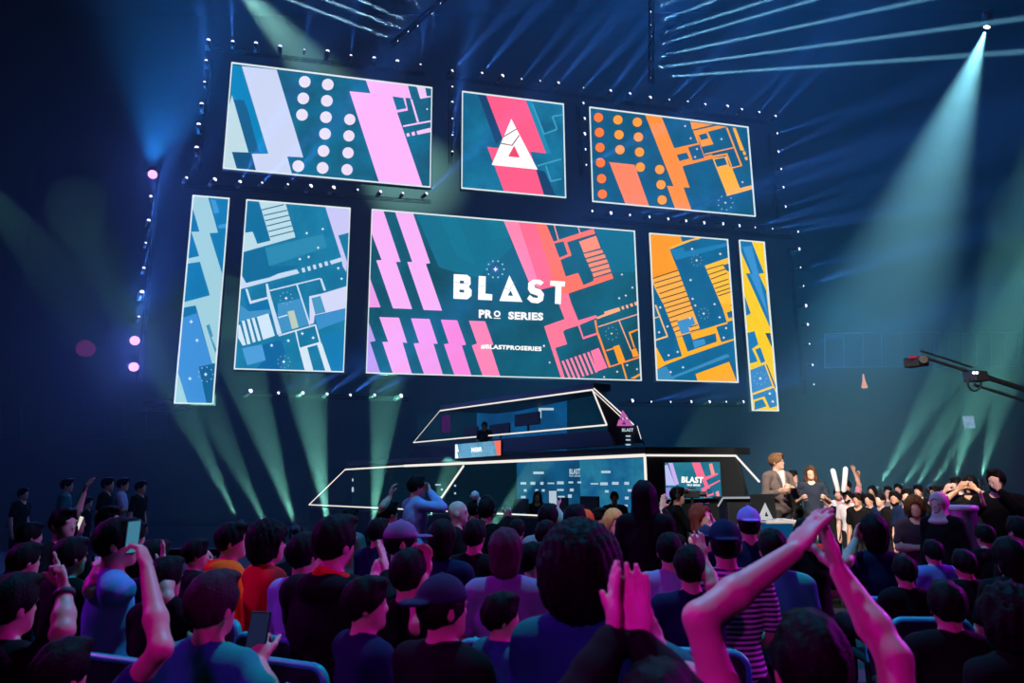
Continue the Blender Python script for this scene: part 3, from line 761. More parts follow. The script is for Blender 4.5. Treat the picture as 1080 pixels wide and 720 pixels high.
m1 = on_face(490, 491); m2 = on_face(456, 540)
strip(pod, [L(m1) + e, L(m2) + e], 0.024)
# lit strip of fascia under the window sill
for u0, u1, v0, v1, v2, v3 in ((361, 399, 541, 542, 550, 549), (437, 470, 543, 544, 555, 553), (538, 575, 548, 550, 562, 560), (592, 650, 551, 553, 566, 563)):
    q = [on_face(u0, v0), on_face(u1, v1), on_face(u1, v2), on_face(u0, v3)]
    part(MB().prism([L(p) - inn * 0.05 for p in q], inn * 0.04), 'fascia_screen', M_FASCIA, pod, 'pale blue lit fascia strip')
# backdrop behind the desks, its glow standing in for blue wash light
bp = MB(); mats = [M_NAVYWALL, M_BLUEWALL, M_BLUEWALL2, M_LOGO, M_STAGE]
def Bk(u, off=0.0):
    P = O + inn * 2.1 - inn * off
    return flat(on_plane(u, 500, flat(P, 1), inn), 0)
for u0, u1, mi in ((372, 468, 0), (468, 545, 0), (545, 611, 1), (611.5, 681, 2)):
    a, b = Bk(u0), Bk(u1)
    bp.prism([L(flat(a, ZB - 0.1)), L(flat(b, ZB - 0.1)), L(flat(b, ZT + 0.03)), L(flat(a, ZT + 0.03))], inn * 0.06, mi)
def bpt(u, v): return L(on_plane(u, v, O + inn * 2.085, inn))
def bquad(u0, v0, u1, v1, mi): bp.poly([bpt(u0, v0), bpt(u1, v0), bpt(u1, v1), bpt(u0, v1)], mi)
for (u, v, w_, h_) in ((568, 498.5, 11, 2.5), (639, 497.5, 10, 2.5), (552, 509.5, 6, 2.5), (562, 509.5, 5, 3), (571.5, 509.5, 3.5, 3), (581, 509.5, 7, 1.5), (591, 509, 7, 3), (602, 508.5, 5, 2), (611, 508.5, 4, 2), (627, 510, 8, 1.5), (637, 510, 8, 3), (649, 509.5, 7, 3), (661, 509.5, 5, 3), (554, 517, 3, 2.5), (566, 517, 3, 2.5), (573, 517, 3, 2.5), (591, 516.5, 7, 2), (603, 516.5, 4, 3), (640, 518, 4, 2.5), (664, 517, 4, 2.5), (552, 524, 5, 2.5), (592, 524, 7, 2.5), (601, 523, 4, 3.5), (661, 525, 4, 3), (550, 531, 4, 2), (660, 533, 4, 2),
                       (462, 511, 6, 1.5), (466, 516, 2, 2), (463, 524, 6, 1.5), (480, 512, 2, 2), (480, 520, 2, 2), (372, 506, 1.5, 3), (372, 516, 2, 5)):
    bquad(u - w_ / 2, v - h_ / 2, u + w_ / 2, v + h_ / 2, 3)
vs, fs = text_tris('BLAST', 0.04)
bp.add([bpt(600.5 + a * 11.5, 500 - b * 6) for a, b in vs], fs, 3)
vs, fs = text_tris('PRO SERIES', 0.03)
bp.add([bpt(600.5 + a * 11.5, 502.6 - b * 1.8) for a, b in vs], fs, 3)
o = bp.build('backdrop', mats, pod, None, False); o['label'] = 'blue sponsor backdrop with rows of small white logos'

# desks, monitors
def desk(u0, u1, label):
    a = on_plane(u0, 540, O + inn * 0.75, inn); b = on_plane(u1, 540, O + inn * 0.75, inn)
    c = flat((a + b) / 2, 0.63); Lg = (b - a).length; ang = math.atan2(b.y - a.y, b.x - a.x)
    r = thing('player_desk', label, 'desk', c, ang, 'player desks in the stage pod')
    MB().box((0, 0, 0.80), (Lg, 0.6, 0.05), 0, None, 0.01).build('desk_top', M_BLACK, r)
    for s in (-1, 1): MB().box((s * (Lg / 2 - 0.05), 0, 0.39), (0.05, 0.5, 0.77), 0, None, 0.01).build('leg', M_BLACK, r)
    return r
# sill height hides the desks' feet; only monitor backs rise above the sill line
def monitor(u, v, label, inward=0.75, w_=0.5):
    p = on_plane(u, v, O + inn * inward, inn)
    r = thing('computer_monitor', label, 'monitor', flat(p, p.z), math.atan2(-face.y, -face.x), 'monitors on the player desks')
    MB().box((0, 0, 0), (w_, 0.05, 0.3), 0, None, 0.015).build('panel', M_BLACK, r)
    MB().box((0, 0.03, -0.2), (0.06, 0.03, 0.2)).build('neck', M_BLACK, r)
    MB().box((0, 0.03, -0.3), (0.24, 0.18, 0.02), 0, None, 0.005).build('foot', M_BLACK, r)
for u, v, l in ((549, 533, 'left of the seated player silhouette'), (590, 532, 'right of the left player silhouette'), (622, 531, 'just left of the right player silhouette'), (480, 536, 'behind the slanted white edge line')):
    monitor(u, v, 'dark monitor back in the stage pod, ' + l)
desk(545, 600, 'black player desk under the blue backdrop, left of the two')
desk(610, 668, 'black player desk under the blue backdrop, by the corner post')

# ---- upper booth
UR = at(626, 410, 14.5); UL = at(465, 433, 20.0)
fu = (flat(UL, 0) - flat(UR, 0)).normalized(); iu = Vector((-fu.y, fu.x, 0))
if iu.y < 0: iu = -iu
def onu(u, v, off=0.0): return on_plane(u, v, UR + iu * off, iu)
c1, c2, c3, c4 = onu(465, 433), onu(626, 411), onu(641, 448), onu(437, 466.5)
booth = thing('upper_booth', 'smaller raised black booth above the stage pod, outlined in white lines', 'stage booth', flat(UR, ZT + 0.26))
O2 = flat(UR, ZT + 0.26)
def L2(p): return Vector(p) - O2
part(MB().prism([L2(c1), L2(c2), L2(c2 + iu * 0.5), L2(c1 + iu * 2.2)], (0, 0, 0.15)), 'roof', M_STAGE, booth)
zb = c3.z - 0.1
lo1 = flat(onu(430, 470), 0); lo2 = flat(onu(648, 470), 0)
bz = ZT + 0.26
part(MB().prism([L2(flat(lo1, bz)), L2(flat(lo2, bz)), L2(flat(c3, zb)), L2(flat(c4, c4.z - 0.1))], iu * 0.3), 'base', M_STAGE, booth)
F3 = at(668, 448, 14.0); F4 = at(680, 471.5, 13.7)
part(MB().prism([L2(c2), L2(F3), L2(F4), L2(flat(F4, bz + .02)), L2(flat(c3, bz + .02)), L2(c3)], Vector((0.02, 0.1, 0))), 'side_panel', M_STAGE, booth)
ee = -iu * 0.03
for a, b, r_ in ((c1, c2, .02), (c4, c3, .019), (c2, c3, .018), (c1, c4, .008)): strip(booth, [L2(a) + ee, L2(b) + ee], r_)
k = Vector((0.0, -0.05, 0))
strip(booth, [L2(c2 + Vector((0, 0, .03))) + k, L2(F3) + k], .014); strip(booth, [L2(c2 - Vector((0, 0, .04))) + k, L2(at(659, 444, 14.1)) + k], .01)
strip(booth, [L2(at(671.5, 449, 13.95)) + k, L2(at(677, 467, 13.8)) + k], .008)
bw = MB()
def b2(u, v, off=1.9): return L2(on_plane(u, v, UR + iu * off, iu))
M_UP1 = emit('booth_blue_wash', lin('0b5488'), 1.0, 1.0, 0.8, lin('0a3a66')); M_UP2 = emit('booth_navy_wash', lin('06293f'), 1.0, 1.0, 0.8, lin('041a28'))
for u0, u1, mi in ((440, 468, 1), (468, 503, 1), (503, 545, 0), (545, 598, 0), (598, 640, 1)):  # wall panels glow in place of blue light inside the booth
    bw.poly([b2(u0, 475), b2(u1, 475), b2(u1, 437 - (u1 - 440) * .14), b2(u0, 437 - (u0 - 440) * .14)], mi)
bw.add([b2(466, 438, 1.88), b2(475, 437, 1.88), b2(475, 456, 1.88), b2(466, 456, 1.88)], [(0, 1, 2, 3)], 2)
for u0, v0, u1, v1 in ((573, 421, 578, 424), (568, 430, 571, 441), (571, 430, 584, 432.5), (587, 417, 589, 420)):
    bw.add([b2(u0, v0, 1.88), b2(u1, v0, 1.88), b2(u1, v1, 1.88), b2(u0, v1, 1.88)], [(0, 1, 2, 3)], 3)
bw.build('back_wall', [M_UP1, M_UP2, emit('booth_plum_light', lin('3a1450'), 1), M_LOGO], booth, None, False)
for u, v, w_, l in ((497, 456, .75, 'left of the seated caster'), (527, 453, 1.0, 'right of the seated caster'), (556, 442, 1.1, 'in the middle of the upper booth')):
    p = onu(u, v, 0.8)
    r = thing('computer_monitor', 'dark monitor back in the raised booth, ' + l, 'monitor', p, math.atan2(-fu.y, -fu.x), 'monitors in the raised booth')
    MB().box((0, 0, 0), (w_, 0.05, 0.32), 0, None, 0.015).build('panel', M_BLACK, r)
    MB().box((0, 0.03, -0.22), (0.06, 0.03, 0.2)).build('neck', M_BLACK, r); MB().box((0, 0.03, -0.32), (0.24, 0.18, 0.02)).build('foot', M_BLACK, r)
# emblem and lettering on the booth's side panel
em = MB(); PN = (F3 - c2).cross(c3 - c2).normalized()
if PN.y > 0: PN = -PN
def sp(u, v): return L2(on_plane(u, v, c2 + PN * 0.08, PN))
em.poly([sp(656.5, 432), sp(662.5, 440), sp(653.5, 441.5)], 0); em.poly([sp(652.5, 442.5), sp(663, 441.5), sp(667.5, 449), sp(650.5, 449)], 0)
em.poly([sp(658, 443.5), sp(660.5, 447.5), sp(655.5, 447.5)], 1)
vs, fs = text_tris('BLAST', 0.04); em.add([sp(656 + a * 12, 455 - b * 3.5) for a, b in vs], fs, 2)
for v in (459, 463, 468): em.poly([sp(660, v), sp(665, v), sp(665, v + 1.5), sp(660, v + 1.5)], 2)
em.build('emblem', [M_LOGO_PINK, M_STAGE, M_LOGO], booth, None, False)['label'] = 'pink triangle emblem over small white lettering'

# ---- small screens on the stage
def small_screen(quad, label, N, draw):
    P0 = quad(0); r = thing('hanging_small_screen', label, 'screen', P0)
    return r
CROP['S6'] = (690, 470, 7.2); CROP['S4'] = (430, 400, 8.0)
def stage_screen(crop, corners, base, shapes, texts, Pn, N, label):
    x0, y0, kk = CROP[crop]
    def c(p, off=0.0): return on_plane(x0 + p[0] / kk, y0 + p[1] / kk, Pn - N * 0.0 + N * off, N)
    q = [c(p) for p in corners]; org = q[0]
    r = thing('hanging_small_screen', label, 'screen', org)
    fr = MB().prism([p - org - N * 0.005 for p in q], -N * 0.06); fr.build('casing', M_CASE, r)
    mb = MB(); mats = [emit('small_screen_' + base, lin(base), 1.0, 0.5, 2.0, lin('3f86ac' if base == '7cb6d6' else '1c6a88'))]; mb.poly([p - org for p in q], 0)
    for i, (col, pts) in enumerate(shapes):
        mats.append(scol(col)); mb.poly([c(p, 0.004 + .0005 * i) - org for p in pts], len(mats) - 1)
    mats.append(scol('fdfdfb'))
    for t, p0, p1, p2 in texts:
        vs, fs = text_tris(t, 0.05)
        mb.add([c((p0[0] + (p1[0] - p0[0]) * a + (p2[0] - p0[0]) * b, p0[1] + (p1[1] - p0[1]) * a + (p2[1] - p0[1]) * b), 0.012) - org for a, b in vs], fs, len(mats) - 1)
    mb.build('display', mats, r, None, False)
    return r
stage_screen('S6', [(80, 128), (498, 122), (513, 395), (90, 408)], '2f8398', [
    ('b4b8ea', [(80, 150), (100, 140), (160, 300), (90, 300)]), ('c0a8e6', [(108, 130), (140, 130), (188, 290), (160, 300)]), ('8c84d0', [(88, 320), (125, 315), (135, 395), (92, 400)]), ('e070c0', [(245, 320), (265, 318), (275, 395), (250, 398)]),
    ('f06c90', [(285, 128), (348, 127), (388, 235), (480, 205), (485, 218), (395, 260), (412, 300), (498, 258), (500, 268), (420, 312), (455, 370), (380, 395), (355, 325), (385, 310), (355, 240), (330, 250)]),
    ('f49090', [(415, 138), (440, 132), (462, 215), (435, 225)]), ('145a78', [(395, 330), (430, 320), (445, 360), (405, 372)]), ('e88aa0', [(465, 350), (490, 340), (498, 385), (475, 390)])],
    [('BLAST', (206, 280), (372, 284), (208, 232)), ('PRO SERIES', (250, 304), (350, 306), (250, 290))], Bt + SN * 0.12, SN, 'small stage screen on the black wall left of the hosts, pink and teal picture')
stage_screen('S4', [(400, 548), (785, 514), (785, 640), (400, 668)], '7cb6d6', [
    ('eef4f6', [(400, 548), (418, 546), (432, 610), (418, 612), (428, 662), (400, 668)]), ('f0705c', [(728, 520), (785, 514), (785, 640), (755, 642)]), ('5f9cc4', [(450, 545), (520, 540), (540, 650), (470, 655)])],
    [('MIBR', (537, 615), (628, 608), (537, 575))], Bt - inn * 0.05, -inn, 'small letterbox screen between the stage pod and the raised booth')

# ---- hosts' platform, desk, counter
struct('floor_host_platform', MB().box((4.9, 11.3, 0.43), (6.4, 2.2, 0.86), 0, None, 0.02), M_STAGE)
pd = at(786, 524, 11.2)
hd = thing('presenter_desk', 'black presenter desk with a white edged top behind the man in the grey jacket', 'desk', flat(pd, 0.86))
MB().prism([(-0.35, 0, pd.z - 0.9), (0.6, 0, pd.z - 0.9), (0.6, 0.6, pd.z - 0.9), (-0.35, 0.6, pd.z - 0.9)], (0, 0, 0.04)).build('desk_top', M_STAGE, hd)
MB().box((0.12, 0.3, (pd.z - 0.9) / 2), (0.8, 0.5, pd.z - 0.9), 0, None, 0.02).build('body', M_STAGE, hd)
M_EDGE_GLOW = emit('dim_white_edge', (0.8, 0.85, 0.85), 0.45)  # white desk edge, no lamp, given a glow of its own
strip(hd, [(-0.36, -0.01, pd.z - 0.87), (0.5, -0.01, pd.z - 0.87)], 0.016, M_EDGE_GLOW); strip(hd, [(-0.36, -0.01, pd.z - 0.87), (-0.45, -0.01, pd.z - 1.0)], 0.014, M_EDGE_GLOW)
pc = at(822, 549, 9.6)
ct = thing('stage_counter', 'blue fronted counter with a white top in front of the man in the grey jacket', 'counter', flat(pc, 0))
MB().box((0.02, 0.2, pc.z / 2 - 0.02), (0.34, 0.4, pc.z - 0.05), 0, None, 0.02).build('body', emit('counter_front_glow', lin('0c4a78'), 0.8), ct)  # blue front glows in place of light falling on it
MB().box((0.02, 0.2, pc.z - 0.015), (0.42, 0.46, 0.05), 0, None, 0.012).build('counter_top', pbr('white_counter_top', (0.8, 0.8, 0.82), 0.4), ct)
pe = at(806, 539, 9.9)
sg = thing('emblem_sign', 'black sign with a white triangle emblem left of the white topped counter', 'sign', flat(pe, 0))
MB().box((0, 0.03, pe.z / 2 + 0.12), (0.34, 0.05, pe.z + 0.24), 0, None, 0.01).build('board', M_STAGE, sg)
s_ = MB().prism([(-0.11, -0.004, pe.z - 0.12), (0.12, -0.004, pe.z - 0.12), (0.02, -0.004, pe.z + 0.12)], (0, 0.004, 0)); s_.prism([(0.0, -0.008, pe.z - 0.07), (0.05, -0.008, pe.z - 0.07), (0.026, -0.008, pe.z + 0.0)], (0, 0.003, 0), 1)
s_.build('emblem', [emit('white_emblem_glow', lin('d8d8dc'), 0.8), M_STAGE], sg)  # flat emblem on the board glows as if lit
# ---- crowd barriers: dark red rails in front of the stage
M_RED = pbr('dark_red_padding', (0.25, 0.006, 0.03), 0.5)
for i in range(9):
    a = Vector((-6.6 + i * 1.25, 10.05, 0)); l_ = 1.2
    r = thing('crowd_barrier', 'dark red padded crowd barrier before the stage, %s from the left end' % ORD[i], 'barrier', (a.x + l_ / 2, a.y, 0), 0, 'crowd barriers before the stage')
    MB().box((0, 0, 1.32), (l_, 0.06, 0.10), 0, None, 0.02).build('rail', M_RED, r)
    f_ = MB()
    for s in (-0.5, 0.0, 0.5): f_.tube([(s * l_ * .95, 0, 1.28), (s * l_ * .95, 0, 0.03)], 0.02, 6)
    f_.tube([(-l_ * .47, 0, 0.7), (l_ * .47, 0, 0.7)], 0.02, 6); f_.build('frame', M_DARK, r)
    for s in (-.4, .4): MB().box((s, 0.15, 0.02), (0.06, 0.6, 0.04)).build('foot', M_DARK, r)
# ---- metal bin at the right
pb = at(1013, 549, 7.9)
bn = thing('metal_bin', 'round silver bin beside the woman in the pink headscarf', 'bin', flat(pb, TIER(7.9)))
hb = pb.z + 0.14 - TIER(7.9)
MB().lathe((0, 0, 0), [(0.15, 0.0), (0.16, 0.02), (0.165, hb * .5), (0.17, hb - 0.03)], 24).build('body', pbr('brushed_steel', (0.45, 0.5, 0.55), 0.35, 0.8), bn)
MB().lathe((0, 0, 0), [(0.172, hb - 0.03), (0.19, hb - 0.02), (0.19, hb + 0.02), (0.165, hb + 0.03)], 24).build('rim', pbr('pale_bin_rim', (0.75, 0.7, 0.75), 0.4), bn)
# ---- camera crane
cr = thing('camera_crane', 'long dark camera crane arm reaching in over the standing crowd', 'camera crane', (12.6, 15, 0))
o0 = Vector((12.6, 15, 0)); M_STEEL = pbr('dark_painted_steel', (0.05, 0.06, 0.07), 0.4, 0.5)
p1, p2, p3 = at(972, 376, 13.5), at(1026, 393, 14.0), at(1190, 446, 15.0)
o0 = flat(p3, 0); cr.location = o0
MB().tube([p1 - o0, p2 - o0], 0.035, 8).tube([p1 - o0 + Vector((0, 0, .12)), p2 - o0 + Vector((0, 0, .12))], 0.025, 8).build('front_arm', M_STEEL, cr)
MB().tube([p2 - o0, p3 - o0], 0.06, 8).tube([p2 - o0 + Vector((0, 0, -.25)), p3 - o0 + Vector((0, 0, -.25))], 0.035, 8).build('rear_arm', M_STEEL, cr)
pv = p3 - o0
MB().tube([(pv.x, pv.y, pv.z), (pv.x, pv.y, 0.3)], 0.07, 8).box((pv.x, pv.y, 0.15), (0.9, 0.9, 0.3), 0, None, 0.03).build('stand', M_STEEL, cr)
q = at(1029, 397, 13.95) - o0
MB().box(q, (0.35, 0.3, 0.22), 0, rotz(0.3), 0.03).build('gearbox', M_STEEL, cr)
lp = MB()
for du in (-1.5, 1.8): lp.sphere(at(1028.5 + du, 393, 13.7) - o0, 0.03, 8, 5)
lp.build('indicator_lamp', emit('crane_lamp', (1, 1, 1), 2.0), cr)
q = at(966, 379, 13.4) - o0
MB().box(q + Vector((0, 0, -.05)), (0.22, 0.4, 0.2), 0, rotz(0.5), 0.03).tube([q + Vector((0, -.2, -.05)), q + Vector((-.1, -.42, -.06))], [.07, .08], 12).build('camera_head', M_BLACK, cr)
MB().box(at(966, 376.5, 13.3) - o0, (0.3, 0.05, 0.03), 0, rotz(0.3)).build('tally_lamp', emit('red_tally', lin('c02040'), 0.9), cr)
MB().tube([at(1023 + 7 * math.cos(t) + 5, 404 + 8 * math.sin(t), 13.9) - o0 for t in [i * math.pi * 2 / 14 for i in range(15)]], 0.02, 6).build('wheel', M_BLACK, cr)
# ---- far dim things
p = at(912, 409, 24)
t = MB().lathe((0, 0, 0), [(0.02, .5), (0.05, .25), (0.1, 0.05), (0.1, 0.0)], 10).build('hanging_orange_lamp', emit('orange_glow_lamp', lin('e89880'), 0.9)); t.location = p
tag(t, 'small salmon coloured lamp glowing in the dark right of the screens', 'lamp')
p = at(1022, 445, 26)
mo = thing('hanging_wall_monitor', 'small pale lilac screen on the far wall behind the crane arm', 'screen', p)
MB().box((0, 0.05, 0), (0.44, 0.08, 0.5), 0, None, 0.01).build('casing', M_CASE, mo); MB().box((0, 0, 0), (0.4, 0.02, 0.46)).build('display', emit('lilac_monitor_light', lin('8f90b8'), 0.8, 1, 4, lin('5a64a0')), mo)
bal = MB()
for i in range(9): bal.tube([at(0 + i * 22, 420 + (i % 2) * 10, 30), at(0 + i * 22, 463, 30)], 0.03, 5)
bal.tube([at(-40, 424, 30), at(40, 424, 30)], 0.03, 5); bal.tube([at(60, 446, 30), at(170, 430, 30)], 0.03, 5); bal.tube([at(-40, 463, 30), at(170, 463, 30)], 0.04, 5)
tag(bal.build('hanging_balcony_railing', pbr('railing_grey', (0.04, 0.05, 0.055), 0.6)), 'faint grey balcony railing far back at the left', 'railing')
for i, (u0, u1) in enumerate(((870, 990), (985, 1075))):
    b_ = MB(); n = 6
    for j in range(n + 1): b_.tube([at(u0 + (u1 - u0) * j / n, 352, 30), at(u0 + (u1 - u0) * j / n, 388, 30)], 0.025, 5)
    b_.tube([at(u0, 352, 30), at(u1, 350, 30)], 0.03, 5); b_.tube([at(u0, 388, 30), at(u1, 386, 30)], 0.03, 5)
    tag(b_.build('hanging_balcony_railing', MATS['railing_grey']), ('faint balcony railing in the haze left of the crane arm', 'faint balcony railing in the haze behind the crane arm')[i], 'railing')
pt = at(182, 428, 22.6)
truss(at(150, 430, 22.0), at(204, 427, 22.6), 'pale ladder truss under the leftmost strip screen', 0.35)

# ================================================================== SEATING TIERS
for i in range(9):
    y0 = ROW0 - 0.55 + i * PITCH_ROW
    z = TIER(y0 + 0.5)
    struct('floor_tier', MB().box((1.0, y0 + PITCH_ROW / 2 - (1.2 if i == 0 else 0), z / 2), (26, PITCH_ROW - 0.004 + (2.4 if i == 0 else 0), z)), M_TIER)
struct('floor_stand_right', MB().box((10.2, 14.5, 0.21), (11.0, 4.9, 0.42)), M_TIER)
struct('floor_stand_left', MB().box((-11, 16, 0.2), (11, 8, 0.4)), M_TIER)

p = at(89, 367, 27)
t = MB().lathe((0, 0, 0), [(0.1, -0.35), (0.3, -0.3), (0.34, 0.0), (0.3, 0.05), (0.05, 0.06)], 18, 0, (0.1, -1, 0)).build('hanging_wash_lamp', emit('dim_crimson_lamp', lin('4a0c38'), 1.0)); t.location = p
tag(t, 'dim crimson wash lamp in the dark left of the violet spotlights', 'lamp')
# ================================================================== PEOPLE: bodies grown as one continuous surface
import openvdb as vdb

def V3(*a): return np.array(a, dtype=np.float32)

class Grow:
    """smoothly blended rounded shapes -> one skin"""
    def __init__(s, voxel): s.vx = voxel; s.items = []
    def cone(s, a, b, ra, rb, k=0.03, sub=False):
        s.items.append(('c', np.array(a, np.float32), np.array(b, np.float32), max(ra, s.vx * .55), max(rb, s.vx * .55), k, sub)); return s
    def chain(s, pts, rs, k=0.02):
        for i in range(len(pts) - 1): s.cone(pts[i], pts[i + 1], rs[i], rs[i + 1], k)
        return s
    def ell(s, c, r, R=None, k=0.03, sub=False):
        r = np.maximum(np.array(r, np.float32), s.vx * .5)
        s.items.append(('e', np.array(c, np.float32), r, None if R is None else np.array(R, np.float32), 0, k, sub)); return s
    def half(s, p, n):
        """cut away everything on the side n points to"""
        s.items.append(('h', np.array(p, np.float32), np.array(n, np.float32), None, 0, 0.004, True)); return s
    def mesh(s, name, noise=None, inflate=0.0):
        lo = np.full(3, 1e9); hi = np.full(3, -1e9)
        for it in s.items:
            if it[6]: continue
            if it[0] == 'c':
                m = max(it[3], it[4]); lo = np.minimum(lo, np.minimum(it[1], it[2]) - m); hi = np.maximum(hi, np.maximum(it[1], it[2]) + m)
            else:
                m = float(it[2].max()); lo = np.minimum(lo, it[1] - m); hi = np.maximum(hi, it[1] + m)
        vx = s.vx; pad = 4 * vx + inflate + 0.02
        lo = lo - pad; hi = hi + pad
        n = np.ceil((hi - lo) / vx).astype(int) + 1
        big = 0.2
        D = np.full(tuple(n), big, np.float32)
        ax = [lo[i] + vx * np.arange(n[i]) for i in range(3)]
        ax = [a.astype(np.float32) for a in ax]
        for it in s.items:
            k = it[5]; mg = max(k, 3 * vx) + inflate + vx
            if it[0] == 'c':
                m = max(it[3], it[4]) + mg; l = np.minimum(it[1], it[2]) - m; h = np.maximum(it[1], it[2]) + m
            elif it[0] == 'e':
                m = float(it[2].max()) + mg; l = it[1] - m; h = it[1] + m
            else: l, h = lo, hi
            i0 = np.maximum(((l - lo) / vx).astype(int), 0); i1 = np.minimum(((h - lo) / vx).astype(int) + 2, n)
            if np.any(i1 <= i0): continue
            X = ax[0][i0[0]:i1[0], None, None]; Y = ax[1][None, i0[1]:i1[1], None]; Z = ax[2][None, None, i0[2]:i1[2]]
            if it[0] == 'c':
                a, b = it[1], it[2]; ab = b - a; L2 = float(ab @ ab) + 1e-12
                px, py, pz = X - a[0], Y - a[1], Z - a[2]
                t = np.clip((px * ab[0] + py * ab[1] + pz * ab[2]) / L2, 0, 1)
                d = np.sqrt((px - t * ab[0]) ** 2 + (py - t * ab[1]) ** 2 + (pz - t * ab[2]) ** 2) - (it[3] + (it[4] - it[3]) * t)
            elif it[0] == 'e':
                px, py, pz = X - it[1][0], Y - it[1][1], Z - it[1][2]
                if it[3] is not None:
                    R = it[3]     # columns: local axes
                    qx = px * R[0, 0] + py * R[1, 0] + pz * R[2, 0]; qy = px * R[0, 1] + py * R[1, 1] + pz * R[2, 1]; qz = px * R[0, 2] + py * R[1, 2] + pz * R[2, 2]
                else: qx, qy, qz = px, py, pz
                r = it[2]
                k0 = np.sqrt((qx / r[0]) ** 2 + (qy / r[1]) ** 2 + (qz / r[2]) ** 2); k1 = np.sqrt((qx / r[0] ** 2) ** 2 + (qy / r[1] ** 2) ** 2 + (qz / r[2] ** 2) ** 2) + 1e-9
                d = k0 * (k0 - 1) / k1
            else:
                d = -((X - it[1][0]) * it[2][0] + (Y - it[1][1]) * it[2][1] + (Z - it[1][2]) * it[2][2])
            sl = D[i0[0]:i1[0], i0[1]:i1[1], i0[2]:i1[2]]
            if it[6]:
                d = -d
                hh = np.maximum(k - np.abs(sl - d), 0) / max(k, 1e-6); r_ = np.maximum(sl, d) + hh * hh * k * .25
            else:
                hh = np.maximum(k - np.abs(sl - d), 0) / max(k, 1e-6); r_ = np.minimum(sl, d) - hh * hh * k * .25
            D[i0[0]:i1[0], i0[1]:i1[1], i0[2]:i1[2]] = r_
        if noise is not None:
            D += noise(ax[0][:, None, None], ax[1][None, :, None], ax[2][None, None, :]).astype(np.float32)
        D -= inflate
        D = np.clip(D, -3 * vx, 3 * vx)
        g = vdb.FloatGrid(3 * vx); g.copyFromArray(D); g.transform = vdb.createLinearTransform(voxelSize=vx)
        p, q = g.convertToQuads(0.0)
        p = p + lo
        me = bpy.data.meshes.new(name)
        me.vertices.add(len(p)); me.vertices.foreach_set('co', p.astype(np.float32).ravel())
        nq = len(q); me.loops.add(nq * 4); me.polygons.add(nq)
        me.loops.foreach_set('vertex_index', q[:, ::-1].astype(np.int32).ravel())
        me.polygons.foreach_set('loop_start', np.arange(0, nq * 4, 4, dtype=np.int32))
        me.polygons.foreach_set('use_smooth', np.ones(nq, bool))
        me.update(calc_edges=True)
        return me

M_SKIN = pbr('skin', 'object', 0.5, 0, 0.06, 30.0, 0.05)
M_CLOTH = pbr('woven_cloth', 'object', 0.85, 0, 0.08, 60.0, 0.12, 0.0, 0.12)
M_HAIR = pbr('hair_strands', 'object', 0.6, 0, 0.3, 90.0, 0.5, 0, 0.08)
def stripe_mat():
    m = bpy.data.materials.new('striped_cloth'); m.use_nodes = True; nt = m.node_tree; b = nt.nodes['Principled BSDF']; b.inputs['Roughness'].default_value = .85
    tc = nt.nodes.new('ShaderNodeTexCoord'); sx = nt.nodes.new('ShaderNodeSeparateXYZ'); nt.links.new(tc.outputs['Object'], sx.inputs[0])
    mu = nt.nodes.new('ShaderNodeMath'); mu.operation = 'MULTIPLY'; mu.inputs[1].default_value = 34.0; nt.links.new(sx.outputs['Z'], mu.inputs[0])
    fr = nt.nodes.new('ShaderNodeMath'); fr.operation = 'FRACT'; nt.links.new(mu.outputs[0], fr.inputs[0])
    gt = nt.nodes.new('ShaderNodeMath'); gt.operation = 'GREATER_THAN'; gt.inputs[1].default_value = 0.5; nt.links.new(fr.outputs[0], gt.inputs[0])
    mx = nt.nodes.new('ShaderNodeMix'); mx.data_type = 'RGBA'; mx.inputs['A'].default_value = (0.75, 0.75, 0.8, 1); mx.inputs['B'].default_value = (0.02, 0.03, 0.08, 1)
    nt.links.new(gt.outputs[0], mx.inputs['Factor']); nt.links.new(mx.outputs['Result'], b.inputs['Base Color']); return m
M_STRIPE = stripe_mat()
M_EYE = pbr('eye_white', (0.75, 0.74, 0.72), 0.2); M_IRIS = pbr('eye_iris', (0.03, 0.018, 0.01), 0.15)

def rot_about(p, c, R): return c + R @ (p - c)
def npv(v): return np.array((v[0], v[1], v[2]), np.float64)
def unit(v): return v / (np.linalg.norm(v) + 1e-9)

